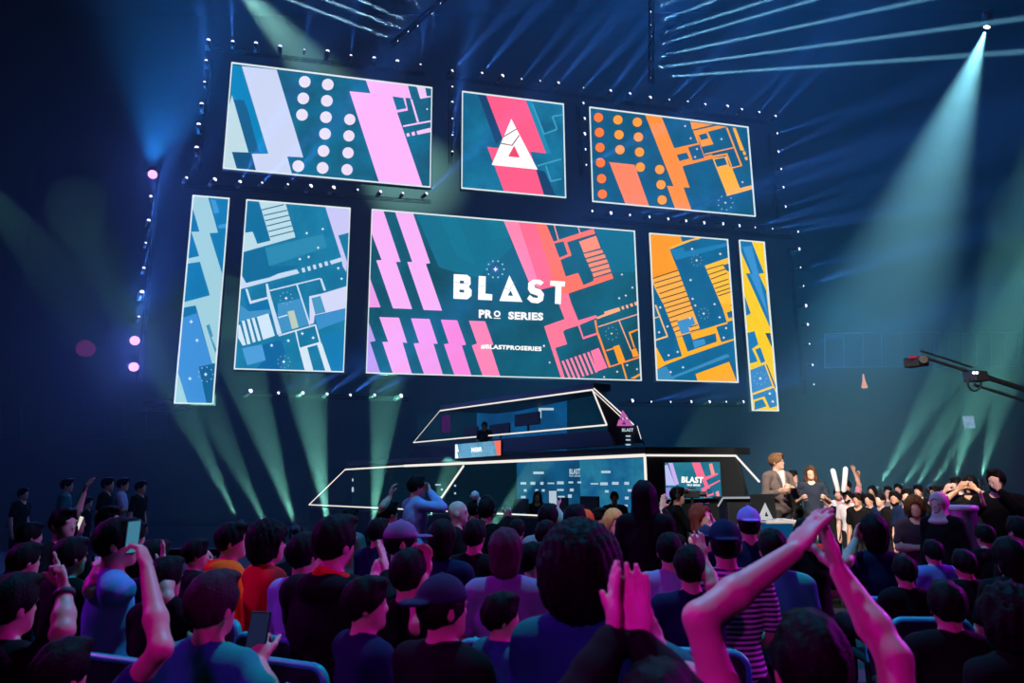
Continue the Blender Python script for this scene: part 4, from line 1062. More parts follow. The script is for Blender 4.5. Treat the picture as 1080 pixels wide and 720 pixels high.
def hand(g, W, D, N, side, pose, s=1.0, minr=0.0):
    """W wrist, D towards the fingers, N the way the palm faces, side +1: thumb towards N x D ... ; pose: flat, relaxed, grip, fist, point"""
    D = unit(D); N = unit(N - D * (N @ D)); S = unit(np.cross(D, N)) * side      # S: thumb side
    R = np.stack([S, D, N], 1)
    g.ell(W + D * 0.05 * s, (0.040 * s, 0.054 * s, 0.0165 * s), R, 0.012)
    curl = {'flat': (0.06, 0.08, 0.06), 'relaxed': (0.35, 0.45, 0.3), 'grip': (0.75, 0.95, 0.6), 'fist': (1.35, 1.6, 1.0), 'point': (1.2, 1.5, 1.0), 'peace': (1.3, 1.5, 1.0)}[pose]
    spread = {'flat': 0.10, 'relaxed': 0.06}.get(pose, 0.02)
    for i, (off, ln) in enumerate(((0.028, 0.070), (0.0095, 0.079), (-0.0095, 0.073), (-0.027, 0.057))):
        cu = curl
        if pose == 'point' and i == 0 or pose == 'peace' and i < 2: cu = (0.05, 0.08, 0.05)
        b = W + D * (0.094 - abs(off) * .25) * s + S * off * s
        d = unit(D + S * (off / 0.028) * spread); pts = [b]; a = 0
        for j, f in enumerate((0.45, 0.31, 0.24)):
            a += cu[j]; dd = d * math.cos(a) + N * math.sin(a); pts.append(pts[-1] + dd * ln * f * s)
        r = [max(x * s, minr) for x in (0.0095, 0.0088, 0.008, 0.0068)]
        g.chain(pts, r, 0.0035)
    # thumb leaves the side of the palm near its base
    b = W + D * 0.028 * s + S * 0.026 * s
    sp = {'flat': 0.75, 'relaxed': 0.6, 'grip': 0.6}.get(pose, 0.35)
    d1 = unit(D * 0.75 + S * sp + N * 0.3); d2 = unit(D * 0.95 + S * (sp * .45) + N * (0.25 if pose == 'flat' else 0.6))
    g.chain([b, b + d1 * 0.042 * s, b + d1 * 0.042 * s + d2 * 0.030 * s, b + d1 * 0.042 * s + d2 * 0.055 * s], [max(x * s, minr) for x in (0.014, 0.0112, 0.0098, 0.0078)], 0.008)

HAIRN = lambda amp, f: (lambda X, Y, Z: amp * (np.sin(f * X + 3 * np.sin(9 * Z)) * np.sin(f * .8 * Y + 1.3) + .6 * np.sin(f * 1.7 * X + 2 * np.sin(14 * Z + 5 * Y)) * np.cos(f * .5 * Z)))
def WRINK(amp, seed):
    r = random.Random(seed); a, b, c = r.uniform(0, 6), r.uniform(0, 6), r.uniform(0, 6)
    return lambda X, Y, Z: amp * (np.abs(np.sin(15 * Z + 9 * X + a + 2 * np.sin(9 * Y + b))) * .7 + np.abs(np.sin(24 * X - 10 * Z + c + 1.5 * np.sin(12 * Z))) * .5 - .6)

def person(label, root_loc, zs, sit=False, yaw=0.0, lean=0.0, head=(0, 0), hair='short', hair_col=(0.006, 0.005, 0.005), skin=(0.55, 0.34, 0.24), top=(0.01, 0.01, 0.012), sleeve='short',
           legs=(0.012, 0.013, 0.018), arms=(None, None), voxel=0.016, eyes=False, beard=False, jacket=None, group=None, seat_z=0.44, seed=1, mat_top=None, hood=False, name='person', cat='person', wide=1.0, hat_col=(0.02, 0.03, 0.08), skirt=False, dead_lower=False):
    """yaw 0 looks down the hall; zs body scale; arms: per side None or dict(e=elbow, w=wrist, (world points) d=finger dir, n=palm normal, pose=)"""
    F = np.array((math.sin(yaw), math.cos(yaw), 0.0)); Rr = np.array((math.cos(yaw), -math.sin(yaw), 0.0)); U = np.array((0, 0, 1.0))
    s = zs; base = npv(root_loc)
    hipz = (seat_z + 0.09) if sit else 0.92 * s
    def T(x, y, z):        # torso space (standing model heights) -> local coordinates
        zz = (z - 0.92) * s
        y2 = y * s + math.sin(lean) * zz; z2 = math.cos(lean) * zz
        return Rr * (x * s) + F * y2 + U * (hipz + z2)
    g = Grow(voxel)
    Rt = np.stack([Rr, F * math.cos(lean) - U * math.sin(lean), U * math.cos(lean) + F * math.sin(lean)], 1)
    w = wide
    def torso(g, infl=0.0):
        g.ell(T(0, 0.005, 1.27), np.array((0.165 * w, 0.105 * w, 0.19)) * s + infl, Rt, 0.05)
        g.ell(T(0, 0.005, 1.08), np.array((0.142 * w, 0.098 * w, 0.17)) * s + infl, Rt, 0.05)
        g.ell(T(0, 0, 0.95), np.array((0.165 * w, 0.112 * w, 0.12)) * s + infl, Rt, 0.05)
        g.cone(T(-0.15 * w, 0, 1.405), T(0.15 * w, 0, 1.405), 0.056 * s + infl, 0.056 * s + infl, 0.05)
        for q in (-1, 1): g.cone(T(q * 0.03, -0.005, 1.455), T(q * 0.14 * w, 0, 1.41), 0.045 * s + infl, 0.048 * s + infl, 0.04)
    torso(g)
    # head
    hc = T(0, 0.012, 1.615)
    hy, hp = head
    ca, sa = math.cos(yaw + hy), math.sin(yaw + hy)
    f0 = np.array((sa, ca, 0)); r0 = np.array((ca, -sa, 0))
    f1 = f0 * math.cos(hp) + U * math.sin(hp); u1 = U * math.cos(hp) - f0 * math.sin(hp)
    HR = np.stack([r0, f1, u1], 1)
    def Hd(x, y, z): return hc + (r0 * x + f1 * y + u1 * z) * s
    g.chain([T(0, -0.005, 1.40), Hd(0, -0.015, -0.07)], [0.058 * s, 0.05 * s], 0.03)
    g.ell(Hd(0, -0.008, 0.02), np.array((0.076, 0.096, 0.096)) * s, HR, 0.02)
    g.ell(Hd(0, 0.028, -0.045), np.array((0.057, 0.066, 0.072)) * s, HR, 0.03)
    g.ell(Hd(0, 0.07, -0.092), np.array((0.026, 0.022, 0.02)) * s, HR, 0.03)
    fine = voxel < 0.014
    if True:
        g.cone(Hd(0, 0.086, 0.010), Hd(0, 0.099, -0.026), 0.008 * s, 0.0125 * s, 0.012)
        g.ell(Hd(0, 0.083, -0.064), np.array((0.023, 0.012, 0.010)) * s, HR, 0.008)
        g.cone(Hd(-0.045, 0.075, 0.025), Hd(0.045, 0.075, 0.025), 0.012 * s, 0.012 * s, 0.015)
        for q in (-1, 1):
            g.ell(Hd(q * 0.031, 0.098, 0.004), np.array((0.016, 0.012, 0.010)) * s, HR, 0.012, True)
            g.ell(Hd(q * 0.078, -0.01, -0.012), np.array((0.010, 0.021, 0.032)) * s, HR, 0.008)
    # legs
    def leg_pts(q):
        hip = T(q * 0.09, 0, 0.92)
        if sit:
            hip = Rr * (q * 0.09 * s) + U * (seat_z + 0.004 + 0.093 * s)
            knee = hip + F * 0.40 * s + Rr * q * 0.04 + U * 0.0
            ank = np.array((knee[0], knee[1], 0.085)) - F * 0.04
        else:
            knee = Rr * (q * 0.10 * s) + F * 0.015 + U * 0.49 * s; ank = Rr * (q * 0.11 * s) - F * 0.02 + U * 0.085 * s
        return hip, knee, ank
    def legsf(g, infl=0.0):
        for q in (-1, 1):
            h, k_, a = leg_pts(q)
            g.chain([h, k_], [0.082 * s + infl, 0.058 * s + infl], 0.04); g.chain([k_, (k_ + a) / 2 - F * 0.01, a], [0.056 * s + infl, 0.055 * s + infl, 0.04 * s + infl], 0.02)
    legsf(g)
    for q in (-1, 1):
        h, k_, a = leg_pts(q); g.chain([a - F * 0.04 - U * 0.04, a + F * 0.15 - U * 0.052], [0.036, 0.03], 0.02)
    # arms
    AP = []
    for qi, q in enumerate((-1, 1)):
        sh = T(q * 0.178 * w, 0, 1.40); a = arms[qi]
        if a is None:
            if sit:
                el = sh + Rr * q * 0.05 * s + F * 0.07 * s - U * 0.27 * s; wr = el + F * 0.21 * s - Rr * q * 0.09 * s - U * 0.07 * s; d = unit(wr - el); n = -U; pose = 'relaxed'
            else:
                el = sh + Rr * q * 0.05 * s - F * 0.02 - U * 0.29 * s; wr = el + Rr * q * 0.01 + F * 0.06 * s - U * 0.25 * s; d = unit(wr - el); n = -Rr * q; pose = 'relaxed'
        elif a.get('kind'):
            kd = a['kind']
            if kd == 'phone':        # forearm up in front, phone at face height
                el = sh + F * 0.16 * s + Rr * q * 0.05 * s - U * 0.22 * s; wr = el + F * 0.12 * s - Rr * q * 0.06 * s + U * 0.21 * s; d = unit(U + F * .3); n = -Rr * q; pose = 'grip'
            elif kd == 'clap':
                el = sh + F * 0.15 * s + Rr * q * 0.09 * s - U * 0.22 * s; wr = T(q * 0.035, 0.33, 1.36); d = unit(U * .9 + F * .45); n = -Rr * q; pose = 'flat'
            elif kd == 'up':
                el = sh + Rr * q * 0.10 * s + F * 0.05 * s + U * 0.25 * s; wr = el - Rr * q * 0.05 * s + F * .05 * s + U * 0.25 * s; d = unit(wr - el); n = F; pose = a.get('pose', 'relaxed')
            elif kd == 'face':
                el = sh + F * 0.14 * s + Rr * q * 0.10 * s - U * 0.20 * s; wr = Hd(q * 0.07, 0.15, -0.10); d = unit(Hd(q * .03, .12, 0.03) - wr); n = -F; pose = 'relaxed'
            elif kd == 'binocular':
                el = sh + F * 0.18 * s + Rr * q * 0.14 * s - U * 0.02 * s; wr = Hd(q * 0.10, 0.13, -0.06); d = unit(Hd(q * .03, .13, 0.03) - wr); n = -F; pose = 'grip'
            elif kd == 'crossed':
                el = sh + F * 0.07 * s + Rr * q * 0.05 * s - U * 0.26 * s; wr = T(-q * 0.06, 0.17 + 0.03 * q, 1.16); d = unit(-Rr * q + U * .1); n = -F; pose = 'relaxed'
            elif kd == 'gesture':
                el = sh + F * 0.03 * s + Rr * q * 0.07 * s - U * 0.27 * s; wr = el + F * 0.20 * s - Rr * q * 0.06 * s + U * 0.06 * s; d = unit(wr - el); n = U * .4 - Rr * q; pose = 'relaxed'
            elif kd == 'mic':
                el = sh + F * 0.05 * s + Rr * q * 0.08 * s - U * 0.27 * s; wr = T(q * 0.05, 0.24, 1.24); d = unit(-Rr * q + U * .3); n = -F; pose = 'grip'
        else:
            el, wr = npv(a['e']) - base, npv(a['w']) - base
            d = npv(a['d']) if 'd' in a else unit(wr - el); n = npv(a.get('n', -Rr * q)); pose = a.get('pose', 'relaxed')
            if a.get('fix', True):                 # keep human arm lengths
                v = el - sh; L_ = np.linalg.norm(v); el = sh + v / L_ * min(max(L_, 0.24 * s), 0.36 * s)
        AP.append((sh, el, wr, d, n, pose, q))
        g.chain([sh, (sh + el) / 2, el], [0.052 * s, 0.046 * s, 0.039 * s], 0.03)
        fm = el + (wr - el) * 0.35
        g.chain([el, fm, wr], [0.039 * s, 0.041 * s, 0.026 * s], 0.02)
        hand(g, wr, d, n, -q if a is None or not a.get('flip') else q, pose, s * 1.04, voxel * 0.62)
    body = g.mesh('body')
    root = obj(name, body, M_SKIN, None, skin); root.location = tuple(base)
    tag(root, label, cat, group)
    # top
    gt = Grow(voxel); torso(gt, 0.014)
    for sh, el, wr, d, n, pose, q in AP:
        if sleeve == 'none': pass
        elif sleeve == 'short':
            gt.chain([sh, sh + (el - sh) * 0.68], [0.062 * s, 0.062 * s], 0.03)
        else:
            gt.chain([sh, el], [0.066 * s, 0.057 * s], 0.03); gt.chain([el, el + (wr - el) * 0.4, el + (wr - el) * 0.93], [0.057 * s, 0.055 * s, 0.041 * s], 0.02)
    if hood:
        gt.ell(T(0, -0.07, 1.44), np.array((0.13, 0.085, 0.07)) * s, Rt, 0.03)
    gt.cone(T(0, 0.02, 1.44), T(0, 0.05, 1.56), 0.062 * s, 0.10 * s, 0.01, True)
    if sleeve == 'none':
        for q in (-1, 1): gt.ell(T(q * 0.2 * w, 0, 1.42), np.array((0.045, 0.12, 0.09)) * s, Rt, 0.01, True)
    gt.half(T(0, 0, 0.87 if not sit else 0.90), -(U * math.cos(lean) + F * math.sin(lean)) * 1.0)
    me = gt.mesh('top', WRINK(0.0075, seed))
    obj({'long': 'sweater', 'short': 't_shirt', 'none': 'vest'}[sleeve] if not jacket else 'jacket', me, mat_top or M_CLOTH, root, top)
    # trousers
    gl = Grow(max(voxel, 0.014)); gl.ell(T(0, 0, 0.94), np.array((0.165 * w, 0.112 * w, 0.10)) * s + 0.008, Rt, 0.04); legsf(gl, 0.010)
    gl.half((0, 0, 0.1), (0, 0, -1))
    obj('trousers', gl.mesh('trousers'), M_CLOTH, root, legs)
    gs = Grow(max(voxel, 0.012))
    for q in (-1, 1):
        h, k_, a = leg_pts(q)
        sg_ = Grow(max(voxel, 0.012)); sg_.chain([a - F * 0.045 - U * 0.045, a + F * 0.16 - U * 0.055], [0.046, 0.038], 0.02).cone(a, a - U * .04, 0.048, 0.046, 0.02); sg_.half((0, 0, 0.0), (0, 0, -1))
        obj('shoe', sg_.mesh('shoe'), M_CLOTH, root, (0.02, 0.02, 0.02))
    # hair
    if hair != 'bald':
        gh = Grow(min(voxel, 0.012))
        def facecut(g, low=-0.30, top=0.055):
            g.ell(Hd(0, 0.105, -0.045 + (0.0)), np.array((0.064, 0.075, 0.105)) * s, HR, 0.012, True)
        if hair in ('short', 'crop', 'medium', 'long', 'curly', 'afro', 'bun'):
            th = {'short': 0.014, 'crop': 0.007, 'medium': 0.02, 'long': 0.018, 'curly': 0.035, 'afro': 0.075, 'bun': 0.010}[hair]
            gh.ell(Hd(0, -0.010, 0.026), np.array((0.078, 0.098, 0.096)) * s + th, HR, 0.02)
            if hair in ('short', 'crop'): gh.half(Hd(0, -0.02, -0.045), -u1 + f1 * 0.55)
            if hair == 'short': gh.ell(Hd(0.01, 0.055, 0.105), np.array((0.055, 0.05, 0.024)) * s, HR, 0.03)
            if hair == 'medium': gh.ell(Hd(0, -0.035, -0.06), np.array((0.085, 0.07, 0.09)) * s, HR, 0.03)
            if hair in ('curly', 'afro'): gh.ell(Hd(0, -0.03, -0.03), np.array((0.095, 0.08, 0.09)) * s + th * .6, HR, 0.03)
            if hair == 'long':
                gh.ell(Hd(0, -0.045, -0.10), np.array((0.092, 0.06, 0.17)) * s, HR, 0.04)
                for q in (-1, 1): gh.chain([Hd(q * 0.075, 0.0, 0.02), Hd(q * 0.088, 0.02, -0.12), Hd(q * 0.082, 0.03, -0.22)], [0.026 * s, 0.028 * s, 0.016 * s], 0.03)
            if hair == 'bun': gh.ell(Hd(0, -0.11, 0.06), np.array((0.04, 0.04, 0.04)) * s, HR, 0.02)
            facecut(gh)
            amp = {'curly': 0.010, 'afro': 0.007}.get(hair, 0.004)
            obj('hair', gh.mesh('hair', HAIRN(amp, 120 if hair in ('curly', 'afro') else 90)), M_HAIR, root, hair_col)
        elif hair in ('cap', 'cap_back'):
            q = 1 if hair == 'cap' else -1
            gh.ell(Hd(0, -0.010, 0.03), np.array((0.082, 0.102, 0.098)) * s + 0.008, HR, 0.01); gh.half(Hd(0, 0, 0.03), -u1)
            gh.ell(Hd(0, q * 0.125, 0.036), np.array((0.07, 0.075, 0.010)) * s, HR, 0.012)
            gh.ell(Hd(0, -0.01, 0.142), np.array((0.01, 0.01, 0.008)) * s, HR, 0.004)
            obj('cap', gh.mesh('cap'), M_CLOTH, root, hat_col)
            g2 = Grow(min(voxel, .012)); g2.ell(Hd(0, -0.012, 0.012), np.array((0.08, 0.1, 0.092)) * s + .005, HR, .01); g2.half(Hd(0, -0.02, -0.06), -u1 + f1 * 0.5); g2.half(Hd(0, 0, 0.035), u1); facecut(g2)
            obj('hair', g2.mesh('hair', HAIRN(.003, 90)), M_HAIR, root, hair_col)
        elif hair == 'headscarf':
            gh.ell(Hd(0, -0.010, 0.022), np.array((0.08, 0.1, 0.1)) * s + 0.016, HR, 0.02); gh.ell(Hd(0, 0.0, -0.12), np.array((0.085, 0.09, 0.09)) * s, HR, 0.04)
            gh.ell(T(0, 0.0, 1.42), np.array((0.15, 0.12, 0.06)) * s, Rt, 0.04); gh.ell(Hd(0, 0.115, -0.03), np.array((0.055, 0.075, 0.085)) * s, HR, 0.012, True)
            obj('headscarf', gh.mesh('headscarf', WRINK(0.004, seed)), M_CLOTH, root, hair_col)
        elif hair == 'hoodup':
            gh.ell(Hd(0, -0.02, 0.02), np.array((0.09, 0.115, 0.11)) * s + 0.016, HR, 0.02); gh.ell(T(0, -0.03, 1.46), np.array((0.12, 0.1, 0.09)) * s, Rt, 0.05)
            gh.ell(Hd(0, 0.13, -0.02), np.array((0.066, 0.09, 0.1)) * s, HR, 0.012, True)
            obj('hood', gh.mesh('hood', WRINK(0.003, seed)), M_CLOTH, root, top)
    if beard:
        gb = Grow(min(voxel, .010)); gb.ell(Hd(0, 0.032, -0.06), np.array((0.060, 0.068, 0.066)) * s + .004, HR, 0.01); gb.half(Hd(0, 0.06, -0.045), u1 * 0.9 + f1 * .1 - 0); gb.half(Hd(0, 0.02, 0), -f1)
        gb.ell(Hd(0, 0.10, -0.055), np.array((0.03, 0.03, 0.018)) * s, HR, .006, True)
        obj('beard', gb.mesh('beard', HAIRN(.002, 140)), M_HAIR, root, hair_col)
    if eyes:
        for q in (-1, 1):
            mb = MB(); c = Vector(Hd(q * 0.031, 0.0795, 0.004)); mb.sphere(c, 0.0115 * s, 10, 8, 0); mb.sphere(c + Vector(f1) * 0.0052 * s, 0.0075 * s, 8, 6, 1)
            mb.build('eye', [M_EYE, M_IRIS], root)
    if jacket:      # open jacket over a shirt: lapel shirt front and collar
        gj = Grow(min(voxel, .012)); gj.ell(T(0, 0.06, 1.27), np.array((0.085, 0.075, 0.17)) * s, Rt, 0.02)
        gj.cone(T(0, 0.095, 1.45), T(0, 0.13, 1.10), 0.05 * s, 0.012 * s, 0.02); gj.cone(T(0, 0.0, 1.44), T(0, 0.01, 1.50), 0.066 * s, 0.06 * s, .01)
        gj.cone(T(0, 0.02, 1.46), T(0, 0.06, 1.56), 0.05 * s, 0.08 * s, 0.006, True)
        obj('shirt_front', gj.mesh('shirt_front'), M_CLOTH, root, jacket)
        for q in (-1, 1):
            gj = Grow(min(voxel, .010)); gj.chain([T(q * 0.07, 0.035, 1.47), T(q * 0.075, 0.112, 1.36), T(q * 0.02, 0.132, 1.12)], [0.02 * s, 0.026 * s, 0.012 * s], 0.01)
            obj('lapel', gj.mesh('lapel'), M_CLOTH, root, tuple(c * .7 for c in top))
    root['_h'] = 0
    del root['_h']
    return root, Hd, T, AP

# ------------------------------------------------------------------ things held
def phone_mesh():
    mb = MB(); mb.box((0, 0, 0), (0.074, 0.009, 0.15), 0, None, 0.004); mb.box((0, -0.0052, 0), (0.066, 0.001, 0.138), 1); mb.box((0.02, 0.0055, 0.055), (0.02, 0.003, 0.03), 0)
    return mb
M_PHONE = pbr('dark_phone_glass', (0.01, 0.011, 0.013), 0.2)
def phone(label, c, nrm, up=(0, 0, 1), screen='2a3a50', e=0.8, sc=1.0):
    """nrm: the way the screen faces"""
    n = Vector(nrm).normalized(); u = Vector(up); u = (u - n * u.dot(n)).normalized(); x = u.cross(-n).normalized()
    me = phone_mesh().mesh('phone')
    for m in (M_PHONE, emit('phone_screen_' + screen, lin(screen), e)): me.materials.append(m)
    o = bpy.data.objects.new('smartphone', me); COL.objects.link(o)
    M = Matrix((x, -n, u)).transposed().to_4x4(); M.translation = Vector(c); o.matrix_world = M @ Matrix.Scale(sc, 4)
    return tag(o, label, 'phone')
# ================================================================== SEATS
M_LIT_EDGE = pbr('blue_lit_seat_edge', (0.03, 0.45, 0.50), 0.4)  # pale edge colour carries the light from above
M_SHELL = pbr('shaded_seat_shell', (0.004, 0.012, 0.022), 0.6)  # shell darkened for the shade on the seat backs
M_SEATD = pbr('dark_seat_fabric', (0.008, 0.010, 0.016), 0.8)
def make_seat():
    r = thing('arena_seat', '', 'seat')
    w_ = 0.235
    # rounded U shaped plastic shell and its padding
    def outline(w2, z0, z1, rr, y):
        pts = [(-w2, y, z0), (w2, y, z0), (w2, y, z1 - rr)]
        pts += [(w2 - rr + rr * math.cos(t), y, z1 - rr + rr * math.sin(t)) for t in [i * math.pi / 12 for i in range(1, 7)]]
        pts += [(-w2 + rr - rr * math.sin(t), y, z1 - rr + rr * math.cos(t)) for t in [i * math.pi / 12 for i in range(0, 7)]]
        return pts
    b = MB().prism(outline(w_, 0.40, 0.83, 0.07, -0.235), (0, 0.045, 0)).build('backrest', M_SHELL, r)
    ol = outline(w_, 0.40, 0.83, 0.07, -0.2125); MB().tube(ol[1:] + [ol[0]], 0.0245, 8).build('rim', M_LIT_EDGE, r)['label'] = 'seat rim coloured as a lit blue edge'  # rim tube added to draw the light along the seat edge
    MB().prism(outline(w_ - 0.03, 0.46, 0.80, 0.06, -0.188), (0, 0.022, 0)).build('back_pad', M_SEATD, b)
    MB().box((0, 0.03, 0.375), (0.45, 0.40, 0.06), 0, None, 0.025).build('seat', M_SEATD, r)
    for q in (-1, 1): MB().box((q * 0.2, -0.10, 0.19), (0.05, 0.07, 0.38), 0, None, 0.01).box((q * 0.2, 0.0, 0.01), (0.06, 0.36, 0.02)).build('leg', M_DARK, r)
    return r
SEAT0 = make_seat(); SEAT_USED = []
SEATS = []
def seat_at(x, y, z, yaw, label):
    o = copy_tree(SEAT0) if SEAT_USED else SEAT0
    SEAT_USED.append(1)
    o.location = (x, y, z); o.rotation_euler = (0, 0, -yaw)
    tag(o, label, 'seat', 'blue rimmed arena seats'); SEATS.append((x, y)); return o

# ================================================================== THE CROWD
BLACK = (0.005, 0.005, 0.006); NAVY = (0.005, 0.014, 0.05); WHITE = (0.55, 0.55, 0.6); TEALT = (0.010, 0.17, 0.15); LBLUE = (0.12, 0.30, 0.55); LILAC = (0.26, 0.34, 0.62)
GREY = (0.16, 0.17, 0.18); RED = (0.75, 0.012, 0.02); ORANGE = (1.0, 0.13, 0.01); PINK = (0.7, 0.3, 0.42)
SK1 = (0.60, 0.36, 0.28); SK2 = (0.45, 0.26, 0.17); SK3 = (0.66, 0.42, 0.33); SK4 = (0.28, 0.15, 0.09)
ROWY = lambda k: ROW0 + PITCH_ROW * k
WARN = []
def A(e, w, f=None, n=None, pose='relaxed', fix=False, flip=False):
    E, W = at(*e), at(*w); r = dict(e=E, w=W, pose=pose, fix=fix, flip=flip)
    if f: r['d'] = (at(*f) - W)
    if n is not None: r['n'] = Vector(n)
    return r
def K(k, **kw): return dict(kind=k, **kw)
PEOPLE = {}
PN_ = [0]
SPECS = []
def PP(u, v, Y, label, **kw): SPECS.append(dict(u=u, v=v, Y=Y, label=label, Y0=Y, kw=kw))
def settle():
    """keep neighbours from sitting inside one another: slide them nearer or farther along their own line of sight"""
    for it in range(60):
        moved = False
        for i, a in enumerate(SPECS):
            pa = at(a['u'], a['v'], a['Y'])
            for b in SPECS[i + 1:]:
                pb = at(b['u'], b['v'], b['Y'])
                if abs(pa.z - pb.z) > 1.2: continue
                if math.hypot(pa.x - pb.x, pa.y - pb.y) < 0.47:
                    far, near = (a, b) if a['Y'] >= b['Y'] else (b, a)
                    for o, f in ((far, 1.008), (near, 0.994)):
                        n = o['Y'] * f
                        if 0.80 * o['Y0'] < n < 1.25 * o['Y0'] and o['Y0'] > 2.5 and o['kw'].get('floor') not in (0.86, 0.63, 2.9): o['Y'] = n; moved = True
                    pa = at(a['u'], a['v'], a['Y'])
        if not moved: break
def scale_arm(d, f):
    if d is None or d.get('kind'): return d
    r = dict(d)
    for k in ('e', 'w'): r[k] = CAM + (d[k] - CAM) * f
    return r
def build_crowd():
    settle()
    for sp in SPECS:
        f = sp['Y'] / sp['Y0']; kw = dict(sp['kw'])
        if 'arms' in kw: kw['arms'] = tuple(scale_arm(x, f) for x in kw['arms'])
        place(sp['u'], sp['v'], sp['Y'], sp['label'], **kw)
def place(u, v, Y, label, sit=True, floor=None, yaw=None, yo=0.0, vox=None, seat=True, seat_label=None, key=None, **kw):
    hw = at(u, v, Y)
    fl = TIER(Y) if floor is None else floor
    lean = kw.get('lean', 0.0)
    if sit: s = (hw.z - fl - 0.53) / (0.695 * math.cos(lean))
    else: s = (hw.z - fl) / 1.615
    if not 0.84 <= s <= 1.16: WARN.append((label, round(s, 2)))
    s = min(max(s, 0.80), 1.25)
    if yaw is None: yaw = math.atan2(3.6 - hw.x, 17 - hw.y) + yo
    off = math.sin(lean) * 0.695 * s
    loc = (hw.x - math.sin(yaw) * off, hw.y - math.cos(yaw) * off, fl)
    if vox is None: vox = 0.0085 if Y < 2.6 else 0.011 if Y < 4.4 else 0.014 if Y < 7 else 0.0165
    PN_[0] += 1
    r = person(label, loc, s, sit, yaw, voxel=vox, seed=PN_[0], **kw)
    bx, by = loc[0] - math.sin(yaw) * 0.04, loc[1] - math.cos(yaw) * 0.04
    if kw.get('hood'): bx, by = loc[0] - math.sin(yaw) * 0.10, loc[1] - math.cos(yaw) * 0.10
    if sit and seat and all(math.hypot(bx - x, by - y) > 0.50 for x, y in SEATS):
        seat_at(bx, by, fl, yaw, seat_label or 'seat of the ' + ' '.join(label.split()[:13]).rstrip(',') )
    if key: PEOPLE[key] = r
    return r
# ------------------------------------------------------------------ nearest people
PP(858, 708, 1.75, 'person clapping overhead with bare arms, violet light on short dark hair', key='overhead', hair='short', top=BLACK, sleeve='none', skin=SK1, vox=0.007,
   arms=(A((738, 652, 1.8), (836, 582, 1.95), (872, 535, 1.98), (0.7, .2, -.5), 'flat'), A((943, 694, 1.8), (886, 604, 1.95), (862, 540, 2.02), (-.8, 0, -.3), 'flat')))
PP(612, 606, 2.75, 'person with wide bushy dark hair and a teal shirt behind the clapping hands', hair='afro', top=TEALT, vox=0.010, arms=(None, A((738, 722, 2.35), (700, 704, 2.1), (690, 680, 2.05), (-.5, .3, 0), 'flat')))
PP(695, 770, 1.5, 'person in a dark sweater raising clapping hands, only the hands and cuffs in view', hair='short', top=BLACK, sleeve='long', skin=SK3, vox=0.0065, lean=0.1,
   arms=(A((610, 740, 1.55), (648, 672, 1.62), (647, 612, 1.66), (1, .1, 0), 'flat'), A((725, 745, 1.55), (674, 676, 1.62), (668, 606, 1.66), (-.4, -.9, 0), 'flat')))
PP(527, 652, 3.3, 'person in a dull teal shirt, head turned right, ear and neck lit magenta', hair='short', top=TEALT, yo=0.7, head=(0.3, 0))
PP(466, 642, 2.8, 'person in black wearing a dark backward cap beside the raised forearm', hair='cap_back', top=BLACK, hat_col=(0.02, 0.025, 0.06), yo=0.3, head=(0.4, 0))
PP(222, 640, 2.75, 'person in a light blue shirt seen from behind holding up a phone, violet lit hair', key='phone_blue', hair='short', top=(0.015, 0.30, 0.24), hair_col=(0.03, 0.014, 0.02), vox=0.010,  # violet light worked into the hair colour
   arms=(None, A((284, 738, 2.6), (274, 700, 2.72), (273, 672, 2.78), (-.1, 1, 0), 'grip')))
PP(62, 712, 2.35, 'person in a teal shirt low at the corner, one bare forearm raised high', key='left_arm', hair='short', top=(0.008, 0.13, 0.12), vox=0.008,
   arms=(None, A((170, 684, 2.15), (155, 600, 2.3), (147, 572, 2.32), (-1, .1, 0), 'grip')))
PP(8, 640, 2.9, 'person in black with a wristband on the raised left fist at the picture edge', key='fist', hair='short', top=BLACK, vox=0.010, arms=(None, A((67, 665, 2.75), (68, 622, 2.85), (62, 592, 2.88), (-.6, -.6, 0), 'peace')))
PP(384, 638, 3.3, 'person in a navy shirt with a bright blue collar, face turned towards the praying hands', hair='short', top=NAVY, yo=0.6, head=(0.4, 0), sleeve='short')
PP(352, 574, 3.7, 'person in a black hooded top with red collar holding both palms together', key='praying', hair='short', top=BLACK, sleeve='long', hood=True, yo=0.1, head=(0.15, 0), skin=SK3, wide=1.25, vox=0.010,
   arms=(K('clap'), A((412, 640, 3.55), (408, 608, 3.75), (403, 580, 3.8), (-1, .2, 0), 'flat')))
PP(121, 573, 4.3, 'person in a pale blue shirt holding a small camera at the chest', key='camera_hold', hair='short', top=LBLUE, yaw=0.9, head=(0.2, 0), arms=(A((97, 622, 4.2), (103, 600, 4.35), (108, 592, 4.4), (0, 1, 0), 'grip'), A((131, 622, 4.2), (121, 601, 4.4), (113, 592, 4.42), (0, 1, 0), 'grip')))
PP(172, 612, 3.9, 'person in dark clothes holding one flat hand up beside the tall raised forearm', hair='short', top=BLACK, arms=(None, A((176, 632, 3.8), (171, 600, 3.9), (173, 566, 3.95), (-.8, -.6, 0), 'flat')))
PP(243, 571, 5.4, 'person in a red and orange hooded top, left of the plain red one', hair='short', top=ORANGE, sleeve='long', hood=True, yo=0.5, head=(0.3, 0))
PP(281, 573, 4.9, 'person in a plain red shirt with a dark full head of hair', hair='curly', top=RED, yo=0.4, head=(0.5, 0), arms=(None, None))
PP(319, 586, 4.4, 'person in a lilac shirt between the red shirt and the black hooded top', hair='short', top=LILAC, yo=0.1)
PP(205, 585, 5.6, 'person in dark clothes with a hand at the mouth left of the orange hood', hair='short', top=BLACK, yo=0.5, arms=(K('face'), None))
PP(422, 572, 4.9, 'person wearing a cap with its flat peak catching magenta light', hair='cap', hat_col=(0.2, 0.12, 0.25), top=BLACK, yo=0.9)  # magenta light on the peak put into the cap colour
